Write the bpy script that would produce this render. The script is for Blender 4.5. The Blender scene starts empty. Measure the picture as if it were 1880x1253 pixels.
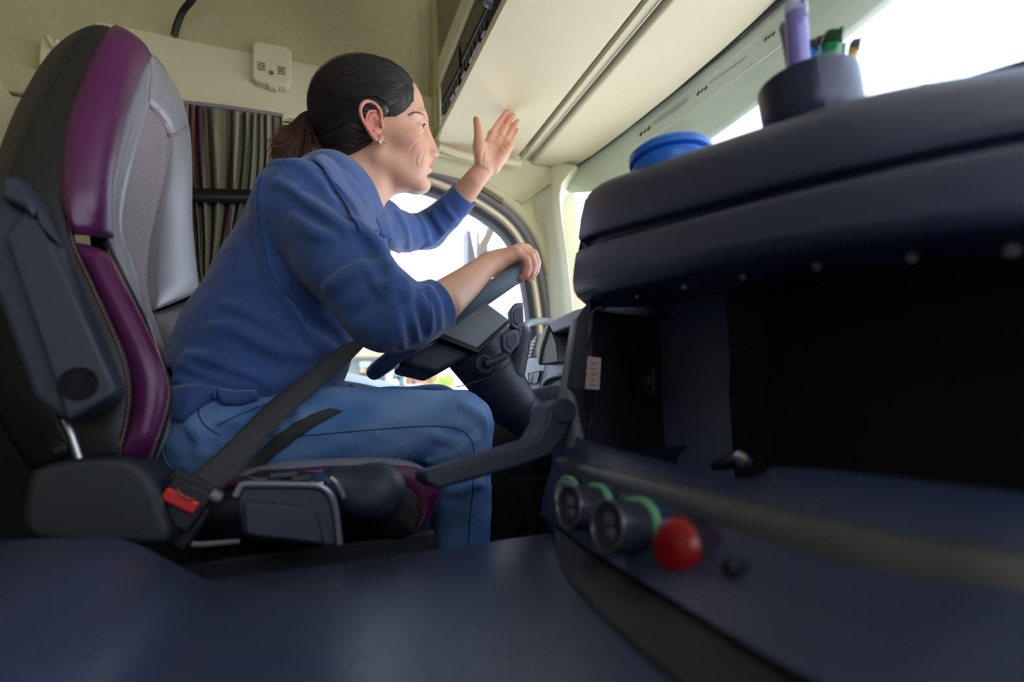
import bpy, bmesh, math, random
import numpy as np
from mathutils import Vector, Matrix
from mathutils.bvhtree import BVHTree

# ------------------------------------------------------------------ camera, sky, light, exposure
SC = bpy.context.scene
COL = SC.collection
CAMH = 0.5                                   # eye height over the cab floor
_f = Vector((0.384, 0.907, 0.173)).normalized()
_r = Vector((0.923, -0.379, -0.064)); _r = (_r - _f * _r.dot(_f)).normalized()
_d = _f.cross(_r).normalized()
CAMP = Vector((0.0, 0.0, CAMH))
FPX = 1006.0
cd = bpy.data.cameras.new('camera'); cam = bpy.data.objects.new('camera', cd); COL.objects.link(cam)
M = Matrix((( _r.x, -_d.x, -_f.x, 0), (_r.y, -_d.y, -_f.y, 0), (_r.z, -_d.z, -_f.z, CAMH), (0, 0, 0, 1)))
cam.matrix_world = M
cd.sensor_width = 36.0; cd.lens = FPX / 1880 * 36.0
cd.clip_start = 0.02; cd.clip_end = 500
cd.dof.use_dof = True; cd.dof.focus_distance = 1.0; cd.dof.aperture_fstop = 2.6
SC.camera = cam

SC.view_settings.view_transform = 'Standard'; SC.view_settings.look = 'None'
SC.view_settings.gamma = 1.0; SC.view_settings.use_curve_mapping = False
SC.view_settings.exposure = 1.45

w = bpy.data.worlds.new('sky'); SC.world = w; w.use_nodes = True
nt = w.node_tree; nt.nodes.clear()
wo = nt.nodes.new('ShaderNodeOutputWorld'); bg = nt.nodes.new('ShaderNodeBackground')
tc = nt.nodes.new('ShaderNodeTexCoord'); sp = nt.nodes.new('ShaderNodeSeparateXYZ')
cr = nt.nodes.new('ShaderNodeValToRGB')
nt.links.new(tc.outputs['Generated'], sp.inputs[0]); nt.links.new(sp.outputs['Z'], cr.inputs[0])
for p_, c_ in ((0.0, (0.50, 0.54, 0.60)), (0.02, (1.0, 1.08, 1.16)), (0.26, (0.95, 1.05, 1.16)), (0.42, (0.21, 0.26, 0.31)), (1.0, (0.12, 0.20, 0.36))):
    e = cr.color_ramp.elements[0] if p_ == 0.0 else (cr.color_ramp.elements[1] if p_ == 1.0 else cr.color_ramp.elements.new(p_))
    e.position = p_; e.color = c_ + (1,)
nt.links.new(cr.outputs[0], bg.inputs[0]); nt.links.new(bg.outputs[0], wo.inputs[0])
bg.inputs[1].default_value = 2.6

def add_sun(rx, rz, energy, angle, col):
    l = bpy.data.lights.new('sun', 'SUN'); l.energy = energy; l.angle = math.radians(angle); l.color = col
    o = bpy.data.objects.new('sun', l); COL.objects.link(o)
    o.rotation_euler = (math.radians(rx), 0, math.radians(rz)); return o
add_sun(42, -25, 8.5, 1.0, (1.0, 0.95, 0.88))
def portal(loc, rot, sx, sy):
    l = bpy.data.lights.new('portal', 'AREA'); l.shape = 'RECTANGLE'; l.size = sx; l.size_y = sy
    l.cycles.is_portal = True
    o = bpy.data.objects.new('portal', l); COL.objects.link(o); o.location = loc; o.rotation_euler = rot; return o
SC.cycles.max_bounces = 8; SC.cycles.diffuse_bounces = 4; SC.cycles.glossy_bounces = 3
SC.cycles.transmission_bounces = 6; SC.cycles.transparent_max_bounces = 12
SC.cycles.caustics_reflective = False; SC.cycles.caustics_refractive = False
SC.cycles.use_denoising = True

# ------------------------------------------------------------------ helpers
def ray(px, py):
    return _r * ((px - 940.0) / FPX) + _d * ((py - 626.5) / FPX) + _f
def P(px, py, X=None, Y=None, Z=None, D=None):
    r = ray(px, py)
    if X is not None: s = X / r.x
    elif Y is not None: s = Y / r.y
    elif Z is not None: s = (Z - CAMH) / r.z
    else: s = D
    return Vector((r.x * s, r.y * s, CAMH + r.z * s))
def proj(p):
    q = Vector(p) - CAMP
    D = q.dot(_f); return (940 + FPX * q.dot(_r) / D, 626.5 + FPX * q.dot(_d) / D, D)

def V3(v): return np.array(tuple(v), float)
def lin(c):
    return tuple(((v / 255.0) / 12.92 if v / 255.0 <= 0.04045 else ((v / 255.0 + 0.055) / 1.055) ** 2.4) for v in c) + (1.0,)

MATS = {}
def mat(name, col, rough=0.5, metal=0.0, bump=0.0, bscale=400.0, var=0.0, vscale=6.0, spec=0.5, sheen=0.0,
        coat=0.0, sss=0.0, attr=None, btype='noise', emit=0.0, distort=0.0, col2=None):
    if name in MATS: return MATS[name]
    m = bpy.data.materials.new(name); m.use_nodes = True
    n = m.node_tree; b = n.nodes['Principled BSDF']
    c = lin(col); b.inputs['Base Color'].default_value = c
    b.inputs['Roughness'].default_value = rough; b.inputs['Metallic'].default_value = metal
    b.inputs['Specular IOR Level'].default_value = spec
    if sheen: b.inputs['Sheen Weight'].default_value = sheen; b.inputs['Sheen Roughness'].default_value = 0.4
    if coat: b.inputs['Coat Weight'].default_value = coat; b.inputs['Coat Roughness'].default_value = 0.2
    if sss:
        b.inputs['Subsurface Weight'].default_value = sss
        b.inputs['Subsurface Radius'].default_value = (1.0, 0.35, 0.18); b.inputs['Subsurface Scale'].default_value = 0.006
    if emit: b.inputs['Emission Color'].default_value = c; b.inputs['Emission Strength'].default_value = emit
    tc = n.nodes.new('ShaderNodeTexCoord')
    if attr:
        a = n.nodes.new('ShaderNodeAttribute'); a.attribute_name = attr
        base = a.outputs['Color']
    else: base = None
    if var:
        no = n.nodes.new('ShaderNodeTexNoise'); no.inputs['Scale'].default_value = vscale
        no.inputs['Detail'].default_value = 6; no.inputs['Distortion'].default_value = distort
        n.links.new(tc.outputs['Object'], no.inputs['Vector'])
        mx = n.nodes.new('ShaderNodeMix'); mx.data_type = 'RGBA'; mx.blend_type = 'MIX'
        mr = n.nodes.new('ShaderNodeMapRange'); mr.inputs[1].default_value = 0.3; mr.inputs[2].default_value = 0.7
        n.links.new(no.outputs[0], mr.inputs[0])
        n.links.new(mr.outputs[0], mx.inputs['Factor'])
        if base is not None and col2 is None:
            hs = n.nodes.new('ShaderNodeHueSaturation'); hs.inputs['Value'].default_value = 1 - var
            n.links.new(base, hs.inputs['Color']); n.links.new(hs.outputs[0], mx.inputs['A'])
            n.links.new(base, mx.inputs['B'])
        else:
            d = lin(col2) if col2 else tuple(min(1, v * (1 - var)) for v in c[:3]) + (1,)
            mx.inputs['A'].default_value = d; mx.inputs['B'].default_value = c
        n.links.new(mx.outputs['Result'], b.inputs['Base Color'])
    elif base is not None:
        n.links.new(base, b.inputs['Base Color'])
    if bump:
        if btype == 'noise':
            t = n.nodes.new('ShaderNodeTexNoise'); t.inputs['Scale'].default_value = bscale; t.inputs['Detail'].default_value = 3; out = t.outputs[0]
        elif btype == 'voronoi':
            t = n.nodes.new('ShaderNodeTexVoronoi'); t.inputs['Scale'].default_value = bscale; out = t.outputs[0]
        n.links.new(tc.outputs['Object'], t.inputs['Vector'])
        bn = n.nodes.new('ShaderNodeBump'); bn.inputs['Strength'].default_value = bump; bn.inputs['Distance'].default_value = 0.002
        n.links.new(out, bn.inputs['Height']); n.links.new(bn.outputs[0], b.inputs['Normal'])
    MATS[name] = m
    return m

ORIG = {}
def thing(name, label, cat, loc, group=None):
    o = bpy.data.objects.new(name, None); COL.objects.link(o)
    o.location = loc; o.empty_display_size = 0.05
    o['label'] = label; o['category'] = cat
    if group: o['group'] = group
    ORIG[o.name] = Vector(loc); return o
def tag(o, label, cat, group=None):
    o['label'] = label; o['category'] = cat
    if group: o['group'] = group
    return o
def struct(o): o['kind'] = 'structure'; return o

def mk(name, verts, faces, m, parent=None, smooth=True, label=None, auto=None):
    """Link one mesh object; verts are world coordinates."""
    me = bpy.data.meshes.new(name)
    V = np.array([tuple(v) for v in verts], dtype=np.float64).reshape(-1, 3)
    if parent is not None: org = ORIG[parent.name]
    else: org = Vector((V[:, 0].mean(), V[:, 1].mean(), V[:, 2].min()))
    V = V - np.array(org)
    me.from_pydata(V.tolist(), [], [tuple(f) for f in faces])
    me.validate()
    for mm in (m if isinstance(m, (list, tuple)) else [m]): me.materials.append(mm)
    if smooth: me.polygons.foreach_set('use_smooth', [True] * len(me.polygons))
    o = bpy.data.objects.new(name, me); COL.objects.link(o)
    if parent is not None: o.parent = parent
    else: o.location = org
    ORIG[o.name] = Vector(org)
    if label: o['label'] = label
    if auto is not None:
        me.set_sharp_from_angle(angle=math.radians(auto))
    return o
def fixn(o):
    bm = bmesh.new(); bm.from_mesh(o.data); bmesh.ops.recalc_face_normals(bm, faces=bm.faces); bm.to_mesh(o.data); bm.free(); return o
def bev(o, wdt=0.003, seg=3, ang=30):
    md = o.modifiers.new('bevel', 'BEVEL'); md.width = wdt; md.segments = seg; md.limit_method = 'ANGLE'; md.angle_limit = math.radians(ang)
    md.harden_normals = False; return o
def subd(o, lv=2):
    md = o.modifiers.new('subdivision', 'SUBSURF'); md.levels = lv; md.render_levels = lv; return o
def solid(o, th, off=-1):
    md = o.modifiers.new('thickness', 'SOLIDIFY'); md.thickness = th; md.offset = off; return o

class MB:
    def __init__(s): s.v = []; s.f = []
    def add(s, v, f):
        n = len(s.v); s.v += [Vector(x) for x in v]; s.f += [tuple(i + n for i in q) for q in f]; return s
    def box(s, c, d, R=None):
        c = Vector(c); vs = []
        for k in (-1, 1):
            for j in (-1, 1):
                for i in (-1, 1):
                    q = Vector((i * d[0] / 2, j * d[1] / 2, k * d[2] / 2))
                    if R is not None: q = R @ q
                    vs.append(c + q)
        return s.add(vs, [(0, 2, 3, 1), (4, 5, 7, 6), (0, 1, 5, 4), (2, 6, 7, 3), (0, 4, 6, 2), (1, 3, 7, 5)])
    def tube(s, pts, rad, n=10, cap=True, closed=False, flat=None):
        pts = [Vector(p) for p in pts]; m = len(pts)
        if not hasattr(rad, '__len__'): rad = [rad] * m
        vs = []; prev = None
        for i, p in enumerate(pts):
            a = pts[(i - 1) % m] if (i > 0 or closed) else p
            b = pts[(i + 1) % m] if (i < m - 1 or closed) else p
            t = (b - a)
            t = t.normalized() if t.length > 1e-9 else Vector((0, 0, 1))
            if prev is None:
                u = t.cross(Vector((0, 0, 1)))
                if u.length < 0.1: u = t.cross(Vector((0, 1, 0)))
                u.normalize()
            else:
                u = prev - t * prev.dot(t)
                u = u.normalized() if u.length > 1e-6 else t.orthogonal().normalized()
            prev = u; v = t.cross(u)
            for k in range(n):
                an = 2 * math.pi * k / n
                vs.append(p + u * (math.cos(an) * rad[i]) + v * (math.sin(an) * rad[i] * (flat or 1)))
        fs = []
        for i in range(m if closed else m - 1):
            for k in range(n):
                a = i * n + k; b = i * n + (k + 1) % n; j = (i + 1) % m
                fs.append((a, b, j * n + (k + 1) % n, j * n + k))
        if cap and not closed:
            fs.append(tuple(range(n - 1, -1, -1))); fs.append(tuple((m - 1) * n + k for k in range(n)))
        return s.add(vs, fs)
    def lathe(s, c, axis, prof, n=32):
        """prof = [(r, h)...] around axis from c"""
        ax = Vector(axis).normalized(); u = ax.orthogonal().normalized(); v = ax.cross(u); c = Vector(c); vs = []
        for r, h in prof:
            for k in range(n):
                an = 2 * math.pi * k / n
                vs.append(c + ax * h + (u * math.cos(an) + v * math.sin(an)) * max(r, 1e-5))
        fs = []
        for i in range(len(prof) - 1):
            for k in range(n):
                fs.append((i * n + k, i * n + (k + 1) % n, (i + 1) * n + (k + 1) % n, (i + 1) * n + k))
        fs.append(tuple(range(n - 1, -1, -1))); fs.append(tuple((len(prof) - 1) * n + k for k in range(n)))
        return s.add(vs, fs)
    def prism(s, pts, vec):
        pts = [Vector(p) for p in pts]; vec = Vector(vec); n = len(pts)
        return s.add(pts + [p + vec for p in pts], [tuple(range(n)), tuple(range(2 * n - 1, n - 1, -1))] + [(i, i + n, (i + 1) % n + n, (i + 1) % n) for i in range(n)])
    def grid(s, rows, cu=False, cv=False):
        R = len(rows); Cn = len(rows[0]); vs = [p for r in rows for p in r]; fs = []
        for i in range(R if cu else R - 1):
            for j in range(Cn if cv else Cn - 1):
                i2 = (i + 1) % R; j2 = (j + 1) % Cn
                fs.append((i * Cn + j, i * Cn + j2, i2 * Cn + j2, i2 * Cn + j))
        return s.add(vs, fs)
    def obj(s, name, m, parent=None, smooth=True, label=None, auto=35, fix=True):
        o = mk(name, s.v, s.f, m, parent, smooth, label)
        if fix: fixn(o)
        if smooth and auto: o.data.set_sharp_from_angle(angle=math.radians(auto))
        return o

def spl(pts, n, closed=False):
    """Catmull-Rom through pts (vectors of any size), n samples spread by arc length."""
    A = np.array([list(p) for p in pts], dtype=float); m = len(A)
    out = []
    segs = m if closed else m - 1
    for i in range(segs):
        if closed: p0, p1, p2, p3 = A[(i - 1) % m], A[i], A[(i + 1) % m], A[(i + 2) % m]
        else:
            p1, p2 = A[i], A[i + 1]; p0 = A[i - 1] if i else 2 * p1 - p2; p3 = A[i + 2] if i + 2 < m else 2 * p2 - p1
        for t in np.linspace(0, 1, 12, endpoint=False):
            out.append(0.5 * ((2 * p1) + (-p0 + p2) * t + (2 * p0 - 5 * p1 + 4 * p2 - p3) * t * t + (-p0 + 3 * p1 - 3 * p2 + p3) * t ** 3))
    if not closed: out.append(A[-1])
    else: out.append(A[0])
    out = np.array(out)
    L = np.concatenate([[0], np.cumsum(np.linalg.norm(np.diff(out, axis=0), axis=1))])
    q = np.linspace(0, L[-1], n, endpoint=not closed) if closed else np.linspace(0, L[-1], n)
    R = np.stack([np.interp(q, L, out[:, k]) for k in range(A.shape[1])], axis=1)
    return [tuple(r) for r in R]
def px_line(pts, n, **kw):
    """pixel points (px, py[, value]) on a plane of the place; kw e.g. Y=0.8 or ax='Y' with third value"""
    ax = kw.pop('ax', None)
    if ax: return [P(a[0], a[1], **{ax: a[2]}) for a in spl(pts, n)]
    return [P(a[0], a[1], **kw) for a in spl(pts, n)]
def strip(A, B, nv, bulge=0.0, out=Vector((0, -1, 0)), power=2.0):
    """rows between two point lists of the same length with a soft bulge along out"""
    rows = []
    for j in range(nv + 1):
        t = j / nv; k = 1 - abs(2 * t - 1) ** power
        rows.append([a.lerp(b, t) + out * (bulge * k) for a, b in zip(A, B)])
    return rows
def bvh(o):
    m = Matrix.Translation(ORIG[o.name])
    me = o.data
    n = len(me.vertices); co = np.empty(n * 3); me.vertices.foreach_get('co', co); co = co.reshape(-1, 3) + np.array(ORIG[o.name])
    return BVHTree.FromPolygons([tuple(c) for c in co], [tuple(p.vertices) for p in me.polygons])
def bvh_all(obs):
    V = []; F = []
    for o in obs:
        if o.type != 'MESH': continue
        n = len(V); oo = ORIG[o.name]; V += [tuple(v.co + oo) for v in o.data.vertices]; F += [tuple(i + n for i in p.vertices) for p in o.data.polygons]
    return BVHTree.FromPolygons(V, F)
def onto(tree, px, py, lift=0.0008, far=None):
    r = ray(px, py).normalized()
    h = tree.ray_cast(CAMP, r)
    if h[0] is None: return None
    n = h[1]
    if n.dot(r) > 0: n = -n
    return h[0] + n * lift
def seam(tree, pts, rad, name, m, parent, n=60, lift=0.0006, flat=None, label=None):
    q = [onto(tree, a[0], a[1], lift) for a in spl(pts, n)]
    q = [x for x in q if x is not None]
    if len(q) < 3: return None
    mb = MB(); run = [q[0]]
    for a in q[1:]:
        if (a - run[-1]).length > 0.05:
            if len(run) > 2: mb.tube(run, rad, 6)
            run = [a]
        else: run.append(a)
    if len(run) > 2: mb.tube(run, rad, 6)
    return mb.obj(name, m, parent, label=label) if mb.v else None
def stitches(pts3, mb, ln=0.0035, gap=0.002, rad=0.00045):
    """short thread stitches along a 3D polyline"""
    q = np.array([tuple(p) for p in pts3]); L = np.concatenate([[0], np.cumsum(np.linalg.norm(np.diff(q, axis=0), axis=1))])
    s = 0.0
    while s + ln < L[-1]:
        a = Vector([np.interp(s, L, q[:, k]) for k in range(3)]); b = Vector([np.interp(s + ln, L, q[:, k]) for k in range(3)])
        mb.tube([a, a.lerp(b, 0.5), b], [rad * 0.7, rad, rad * 0.7], 5); s += ln + gap

# ------------------------------------------------------------------ implicit-surface modelling (smooth unions, sparse surface nets)
def smin(a, b, k):
    if k <= 0: return np.minimum(a, b)
    h = np.maximum(k - np.abs(a - b), 0.0) / k
    return np.minimum(a, b) - h * h * k * 0.25
class Sdf:
    def __init__(s): s.it = []; s.post = []
    def _add(s, op, k, fn, c, R): s.it.append((op, k, fn, np.array(c, dtype=float), R)); return s
    def cone(s, a, b, ra, rb, k=0.01, op='u'):
        a = np.array(a, float); b = np.array(b, float); ab = b - a; L2 = max(ab @ ab, 1e-12)
        def fn(p):
            q = p - a; t = np.clip(q @ ab / L2, 0, 1)
            return np.linalg.norm(q - t[:, None] * ab, axis=1) - (ra + (rb - ra) * t)
        return s._add(op, k, fn, (a + b) / 2, math.sqrt(L2) / 2 + max(ra, rb))
    def chain(s, pts, rad, k=0.01, op='u', ki=0.0025):
        """one tapered limb through many joints"""
        P_ = [np.array(tuple(p), float) for p in pts]; m = len(P_) - 1
        lo = np.min([p - r for p, r in zip(P_, rad)], axis=0); hi = np.max([p + r for p, r in zip(P_, rad)], axis=0)
        def fn(p):
            d = None
            for i in range(m):
                a, b = P_[i], P_[i + 1]; ab = b - a; L2 = max(ab @ ab, 1e-12); q = p - a; t = np.clip(q @ ab / L2, 0, 1)
                v = np.linalg.norm(q - t[:, None] * ab, axis=1) - (rad[i] + (rad[i + 1] - rad[i]) * t)
                d = v if d is None else np.minimum(d, v)
            return d
        return s._add(op, k, fn, (lo + hi) / 2, np.linalg.norm(hi - lo) / 2)
    def ell(s, c, r, R=None, k=0.01, op='u'):
        c = np.array(c, float); r = np.array(r, float); Rm = None if R is None else np.array(R, float)
        def fn(p):
            q = p - c
            if Rm is not None: q = q @ Rm
            k0 = np.linalg.norm(q / r, axis=1); k1 = np.linalg.norm(q / (r * r), axis=1) + 1e-9
            return np.where(k0 < 1e-6, -r.min(), k0 * (k0 - 1) / k1)
        return s._add(op, k, fn, c, r.max())
    def econe(s, a, b, ra, rb, U, k=0.01, op='u'):
        """elliptic cone: ra, rb = (radius along U, radius across); round ends"""
        a = np.array(a, float); b = np.array(b, float); ab = b - a; L = np.linalg.norm(ab); t_ = ab / L
        U = np.array(U, float); U = U - t_ * (U @ t_); U /= np.linalg.norm(U); W = np.cross(t_, U)
        ra = np.array(ra, float); rb = np.array(rb, float)
        def fn(p):
            q = p - a; z = q @ t_; t = np.clip(z / L, 0, 1); r = ra + (rb - ra) * t[:, None]
            zz = z - t * L; e = np.stack([(q @ U), (q @ W), zz], 1)
            rr = np.stack([r[:, 0], r[:, 1], np.minimum(r[:, 0], r[:, 1])], 1)
            k0 = np.linalg.norm(e / rr, axis=1); k1 = np.linalg.norm(e / (rr * rr), axis=1) + 1e-9
            return np.where(k0 < 1e-6, -rr.min(), k0 * (k0 - 1) / k1)
        return s._add(op, k, fn, (a + b) / 2, L / 2 + max(ra.max(), rb.max()))
    def plane(s, c, n, k=0.0):
        """cut away the side the normal points to"""
        c = np.array(c, float); n = np.array(n, float); n = n / np.linalg.norm(n)
        return s._add('cut', k, lambda p: (p - c) @ n, c, 1e9)
    def cutball(s, c, R, cc, n, k=0.0):
        """cut by a plane, only inside a ball round c"""
        c = np.array(c, float); cc = np.array(cc, float); n = np.array(n, float); n = n / np.linalg.norm(n)
        return s._add('cut', k, lambda p: np.minimum((p - cc) @ n, R - np.linalg.norm(p - c, axis=1)), c, 1e9)
    def ev(s, p, bc=None, br=0.0):
        d = np.full(len(p), 0.5)
        for op, k, fn, c, R in s.it:
            if bc is not None and R < 1e8:
                if np.linalg.norm(bc - c) > R + br + 0.025 + k: continue
            v = fn(p)
            if op == 'u': d = smin(d, v, k)
            elif op == 's': d = -smin(-d, v, k)
            elif op == 'cut': d = -smin(-d, -v, k) if k > 0 else np.maximum(d, v)
        for f in s.post: d = f(p, d)
        return d
    def mesh(s, h, B=12, margin=1.35):
        lo = np.min([c - R for _, _, _, c, R in s.it if R < 1e8], axis=0) - 3 * h
        hi = np.max([c + R for _, _, _, c, R in s.it if R < 1e8], axis=0) + 3 * h
        w = B * h; nb = np.ceil((hi - lo) / w).astype(int)
        g = np.stack(np.meshgrid(*[np.arange(n) for n in nb], indexing='ij'), -1).reshape(-1, 3)
        cen = lo + (g + 0.5) * w; hd = w * math.sqrt(3) / 2
        act = []
        for i in range(0, len(cen), 20000):
            act.append(np.abs(s.ev(cen[i:i + 20000])) < hd * margin + 0.004)
        g = g[np.concatenate(act)]
        n1 = B + 1
        loc = np.stack(np.meshgrid(*[np.arange(n1)] * 3, indexing='ij'), -1).reshape(-1, 3)
        N = (nb * B + 4).astype(np.int64); 
        def key(a): a = a + 1; return (a[:, 0] * N[1] + a[:, 1]) * N[2] + a[:, 2]
        VK = []; VP = []; QK = []
        corners = np.array([[i, j, k] for i in (0, 1) for j in (0, 1) for k in (0, 1)])
        edges = [(a, b) for a in range(8) for b in range(a + 1, 8) if np.abs(corners[a] - corners[b]).sum() == 1]
        for b in g:
            o = b * B; pts = lo + (o + loc) * h
            d = s.ev(pts, lo + (b + 0.5) * w, hd).reshape(n1, n1, n1)
            if d.min() > 0 or d.max() < 0: continue
            ins = d < 0
            c8 = np.stack([ins[i:i + B, j:j + B, k:k + B] for i, j, k in corners], -1); sm = c8.sum(-1)
            idx = np.argwhere((sm > 0) & (sm < 8))
            if len(idx):
                vals = np.stack([d[idx[:, 0] + i, idx[:, 1] + j, idx[:, 2] + k] for i, j, k in corners], 1)
                acc = np.zeros((len(idx), 3)); cnt = np.zeros(len(idx))
                for a, c in edges:
                    va, vc = vals[:, a], vals[:, c]; mk_ = (va < 0) != (vc < 0)
                    t = np.where(mk_, va / np.where(mk_, va - vc, 1), 0)
                    acc += np.where(mk_[:, None], corners[a] + t[:, None] * (corners[c] - corners[a]), 0); cnt += mk_
                VK.append(key(idx + o)); VP.append(lo + (idx + o + acc / cnt[:, None]) * h)
            for ax in range(3):
                A = ins[:B, :B, :B]; sl = [slice(0, B)] * 3; sl[ax] = slice(1, B + 1); Cc = ins[tuple(sl)]
                e = np.argwhere(A != Cc)
                if not len(e): continue
                flip = A[tuple(e.T)]; e = e + o
                u = [0, 0, 0]; v = [0, 0, 0]; u[(ax + 1) % 3] = 1; v[(ax + 2) % 3] = 1; u = np.array(u); v = np.array(v)
                q = np.stack([key(e), key(e - u), key(e - u - v), key(e - v)], 1)
                q[~flip] = q[~flip][:, ::-1]
                QK.append(q)
        VK = np.concatenate(VK); VP = np.concatenate(VP); od = np.argsort(VK); VK = VK[od]; VP = VP[od]
        Q = np.concatenate(QK); ix = np.searchsorted(VK, Q); ix = np.clip(ix, 0, len(VK) - 1); ok = (VK[ix] == Q).all(1)
        return VP, ix[ok]
    def obj(s, name, h, m, parent=None, label=None, color=None, attr='tint', keep=None):
        V, F = s.mesh(h)
        me = bpy.data.meshes.new(name); org = np.array(ORIG[parent.name]) if parent else np.array([V[:, 0].mean(), V[:, 1].mean(), V[:, 2].min()])
        L = (V - org).astype(np.float32)
        me.vertices.add(len(V)); me.vertices.foreach_set('co', L.ravel())
        me.loops.add(len(F) * 4); me.polygons.add(len(F))
        me.polygons.foreach_set('loop_start', np.arange(0, len(F) * 4, 4)); me.loops.foreach_set('vertex_index', F.ravel().astype(np.int32))
        me.update(calc_edges=True); me.polygons.foreach_set('use_smooth', [True] * len(F))
        me.materials.append(m)
        if color is not None:
            c = color(V); a = me.color_attributes.new(attr, 'FLOAT_COLOR', 'POINT')
            a.data.foreach_set('color', np.concatenate([c, np.ones((len(c), 1))], 1).astype(np.float32).ravel())
        o = bpy.data.objects.new(name, me); COL.objects.link(o)
        if parent: o.parent = parent
        else: o.location = org
        ORIG[o.name] = Vector(org)
        if label: o['label'] = label
        return o
# ------------------------------------------------------------------ cab shell
CREAM = mat('cream_plastic', (206, 198, 158), rough=0.55, bump=0.12, bscale=900, spec=0.35)
CREAM2 = mat('cream_panel', (214, 203, 168), rough=0.6, bump=0.08, bscale=700, spec=0.3)
OLIVE = mat('headliner_felt', (196, 186, 146), rough=0.98, bump=0.5, bscale=500, var=0.10, vscale=90, spec=0.1)
RUBBER = mat('rubber', (40, 42, 48), rough=0.6)
GREYT = mat('grey_trim', (120, 116, 118), rough=0.4)
CHROMEC = mat('champagne_trim', (222, 208, 176), rough=0.28, metal=0.25)
CONP = mat('console_plastic', (45, 55, 84), rough=0.42, bump=0.2, bscale=900, spec=0.5)
DARKP = mat('dark_plastic', (42, 49, 66), rough=0.48, bump=0.2, bscale=900, spec=0.45)
DARK2 = mat('black_plastic', (14, 16, 24), rough=0.55, bump=0.15, bscale=900)
GREYP = mat('grey_dash_plastic', (128, 134, 144), rough=0.5, bump=0.15, bscale=900)
def glassmat(name, tint, refl=0.06):
    m = bpy.data.materials.new(name); m.use_nodes = True; n = m.node_tree; n.nodes.clear()
    o = n.nodes.new('ShaderNodeOutputMaterial'); t = n.nodes.new('ShaderNodeBsdfTransparent'); g = n.nodes.new('ShaderNodeBsdfGlossy'); x = n.nodes.new('ShaderNodeMixShader')
    t.inputs[0].default_value = tint; g.inputs['Roughness'].default_value = 0.02; x.inputs[0].default_value = refl
    n.links.new(t.outputs[0], x.inputs[1]); n.links.new(g.outputs[0], x.inputs[2]); n.links.new(x.outputs[0], o.inputs[0]); return m
GLASS = glassmat('window_glass', (0.96, 0.98, 0.97, 1))

YW = 1.50
# window outline on the side wall
wpx = [(600, 318), (700, 330), (770, 342), (830, 364), (885, 393), (925, 424), (950, 462), (964, 510), (974, 570), (980, 640), (978, 700), (940, 722), (840, 722), (700, 716), (600, 700), (560, 640), (555, 480), (560, 350)]
WN = 90
wo2 = [Vector(P(a, b, Y=YW)) for a, b in spl(wpx, WN, closed=True)]
def wofs(d, y):
    out = []
    for i in range(WN):
        t = (wo2[(i + 1) % WN] - wo2[i - 1]).normalized(); n = Vector((t.z, 0, -t.x))
        c = sum((q for q in wo2), Vector()) / WN
        if n.dot(wo2[i] - c) < 0: n = -n
        p = wo2[i] + n * d; out.append(Vector((p.x, y, p.z)))
    return out
rect = []
cw = sum((q for q in wo2), Vector()) / WN
X0, X1, Z0, Z1 = -1.1, .90, .0, 2.0
base = wofs(.10, YW)
for p in base:
    d = (p - cw); s_ = 1e9
    for lim, comp in ((X1 - cw.x, d.x), (X0 - cw.x, d.x), (Z1 - cw.z, d.z), (Z0 - cw.z, d.z)):
        if abs(comp) > 1e-6 and lim / comp > 0: s_ = min(s_, lim / comp)
    rect.append(Vector((cw.x + d.x * s_, YW, cw.z + d.z * s_)))
mid = [a.lerp(b, .3) for a, b in zip(base, rect)]
m = MB(); m.grid([base, mid, rect, [p + Vector((0, .05, 0)) for p in rect]], cv=True)
wl = struct(m.obj('wall_left', CREAM, smooth=False, fix=True))
win = struct(MB().grid([wofs(-.004, YW + .012), [p.lerp(cw + Vector((0, .012, 0)), .999) for p in wofs(0, YW + .012)]], cv=True).obj('window_1', GLASS, smooth=False))
def ring(name, prof, m, parent):
    mb = MB(); mb.grid([wofs(d, YW - y) for d, y in prof], cv=True); return mb.obj(name, m, parent, auto=60)
ring('window_seal', [(-.010, -.03), (-.010, .004), (-.004, .012), (.006, .012), (.010, .004)], RUBBER, win)
ring('window_frame', [(.008, .0), (.010, .012), (.018, .018), (.028, .018), (.034, .010), (.036, .0)], CHROMEC, win)
ring('door_gasket', [(.034, .0), (.036, .016), (.044, .024), (.056, .024), (.062, .014), (.063, .0)], GREYT, win)
ring('window_surround', [(.060, .0), (.062, .022), (.070, .032), (.086, .034), (.098, .022), (.103, .0)], CREAM, win)
# small clip lines and the seam of the trim above the window
m = MB(); m.tube(px_line([(822, 300), (823, 322)], 4, Y=YW - .002), .0012, 6); struct(m.obj('trim_1', RUBBER))
m = MB(); m.add([P(a, b, Y=YW - .030) for a, b in ((888, 342), (925, 366), (922, 374), (884, 349))] + [P(a, b, Y=YW - .012) for a, b in ((888, 342), (925, 366), (922, 374), (884, 349))], [(0, 1, 2, 3), (4, 5, 6, 7), (0, 1, 5, 4), (1, 2, 6, 5), (2, 3, 7, 6), (3, 0, 4, 7)])
struct(m.obj('trim_2', mat('shadow_slot', (120, 112, 84), rough=.8)))
# felt headliner above and behind
m = MB(); z1 = 2.02
m.add([Vector((-1.1, YW - .02, CAMH + .86)), Vector((.385, YW - .02, CAMH + .86)), Vector((.385, YW - .02, 1.90)), Vector((-1.1, YW - .02, 1.90)), Vector((.385, 1.30, z1)), Vector((-1.1, 1.30, z1))], [(0, 1, 2, 3), (3, 2, 4, 5)])
fe = m.obj('trim_3', OLIVE, smooth=False); struct(fe); solid(fe, .012, 1)
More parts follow.
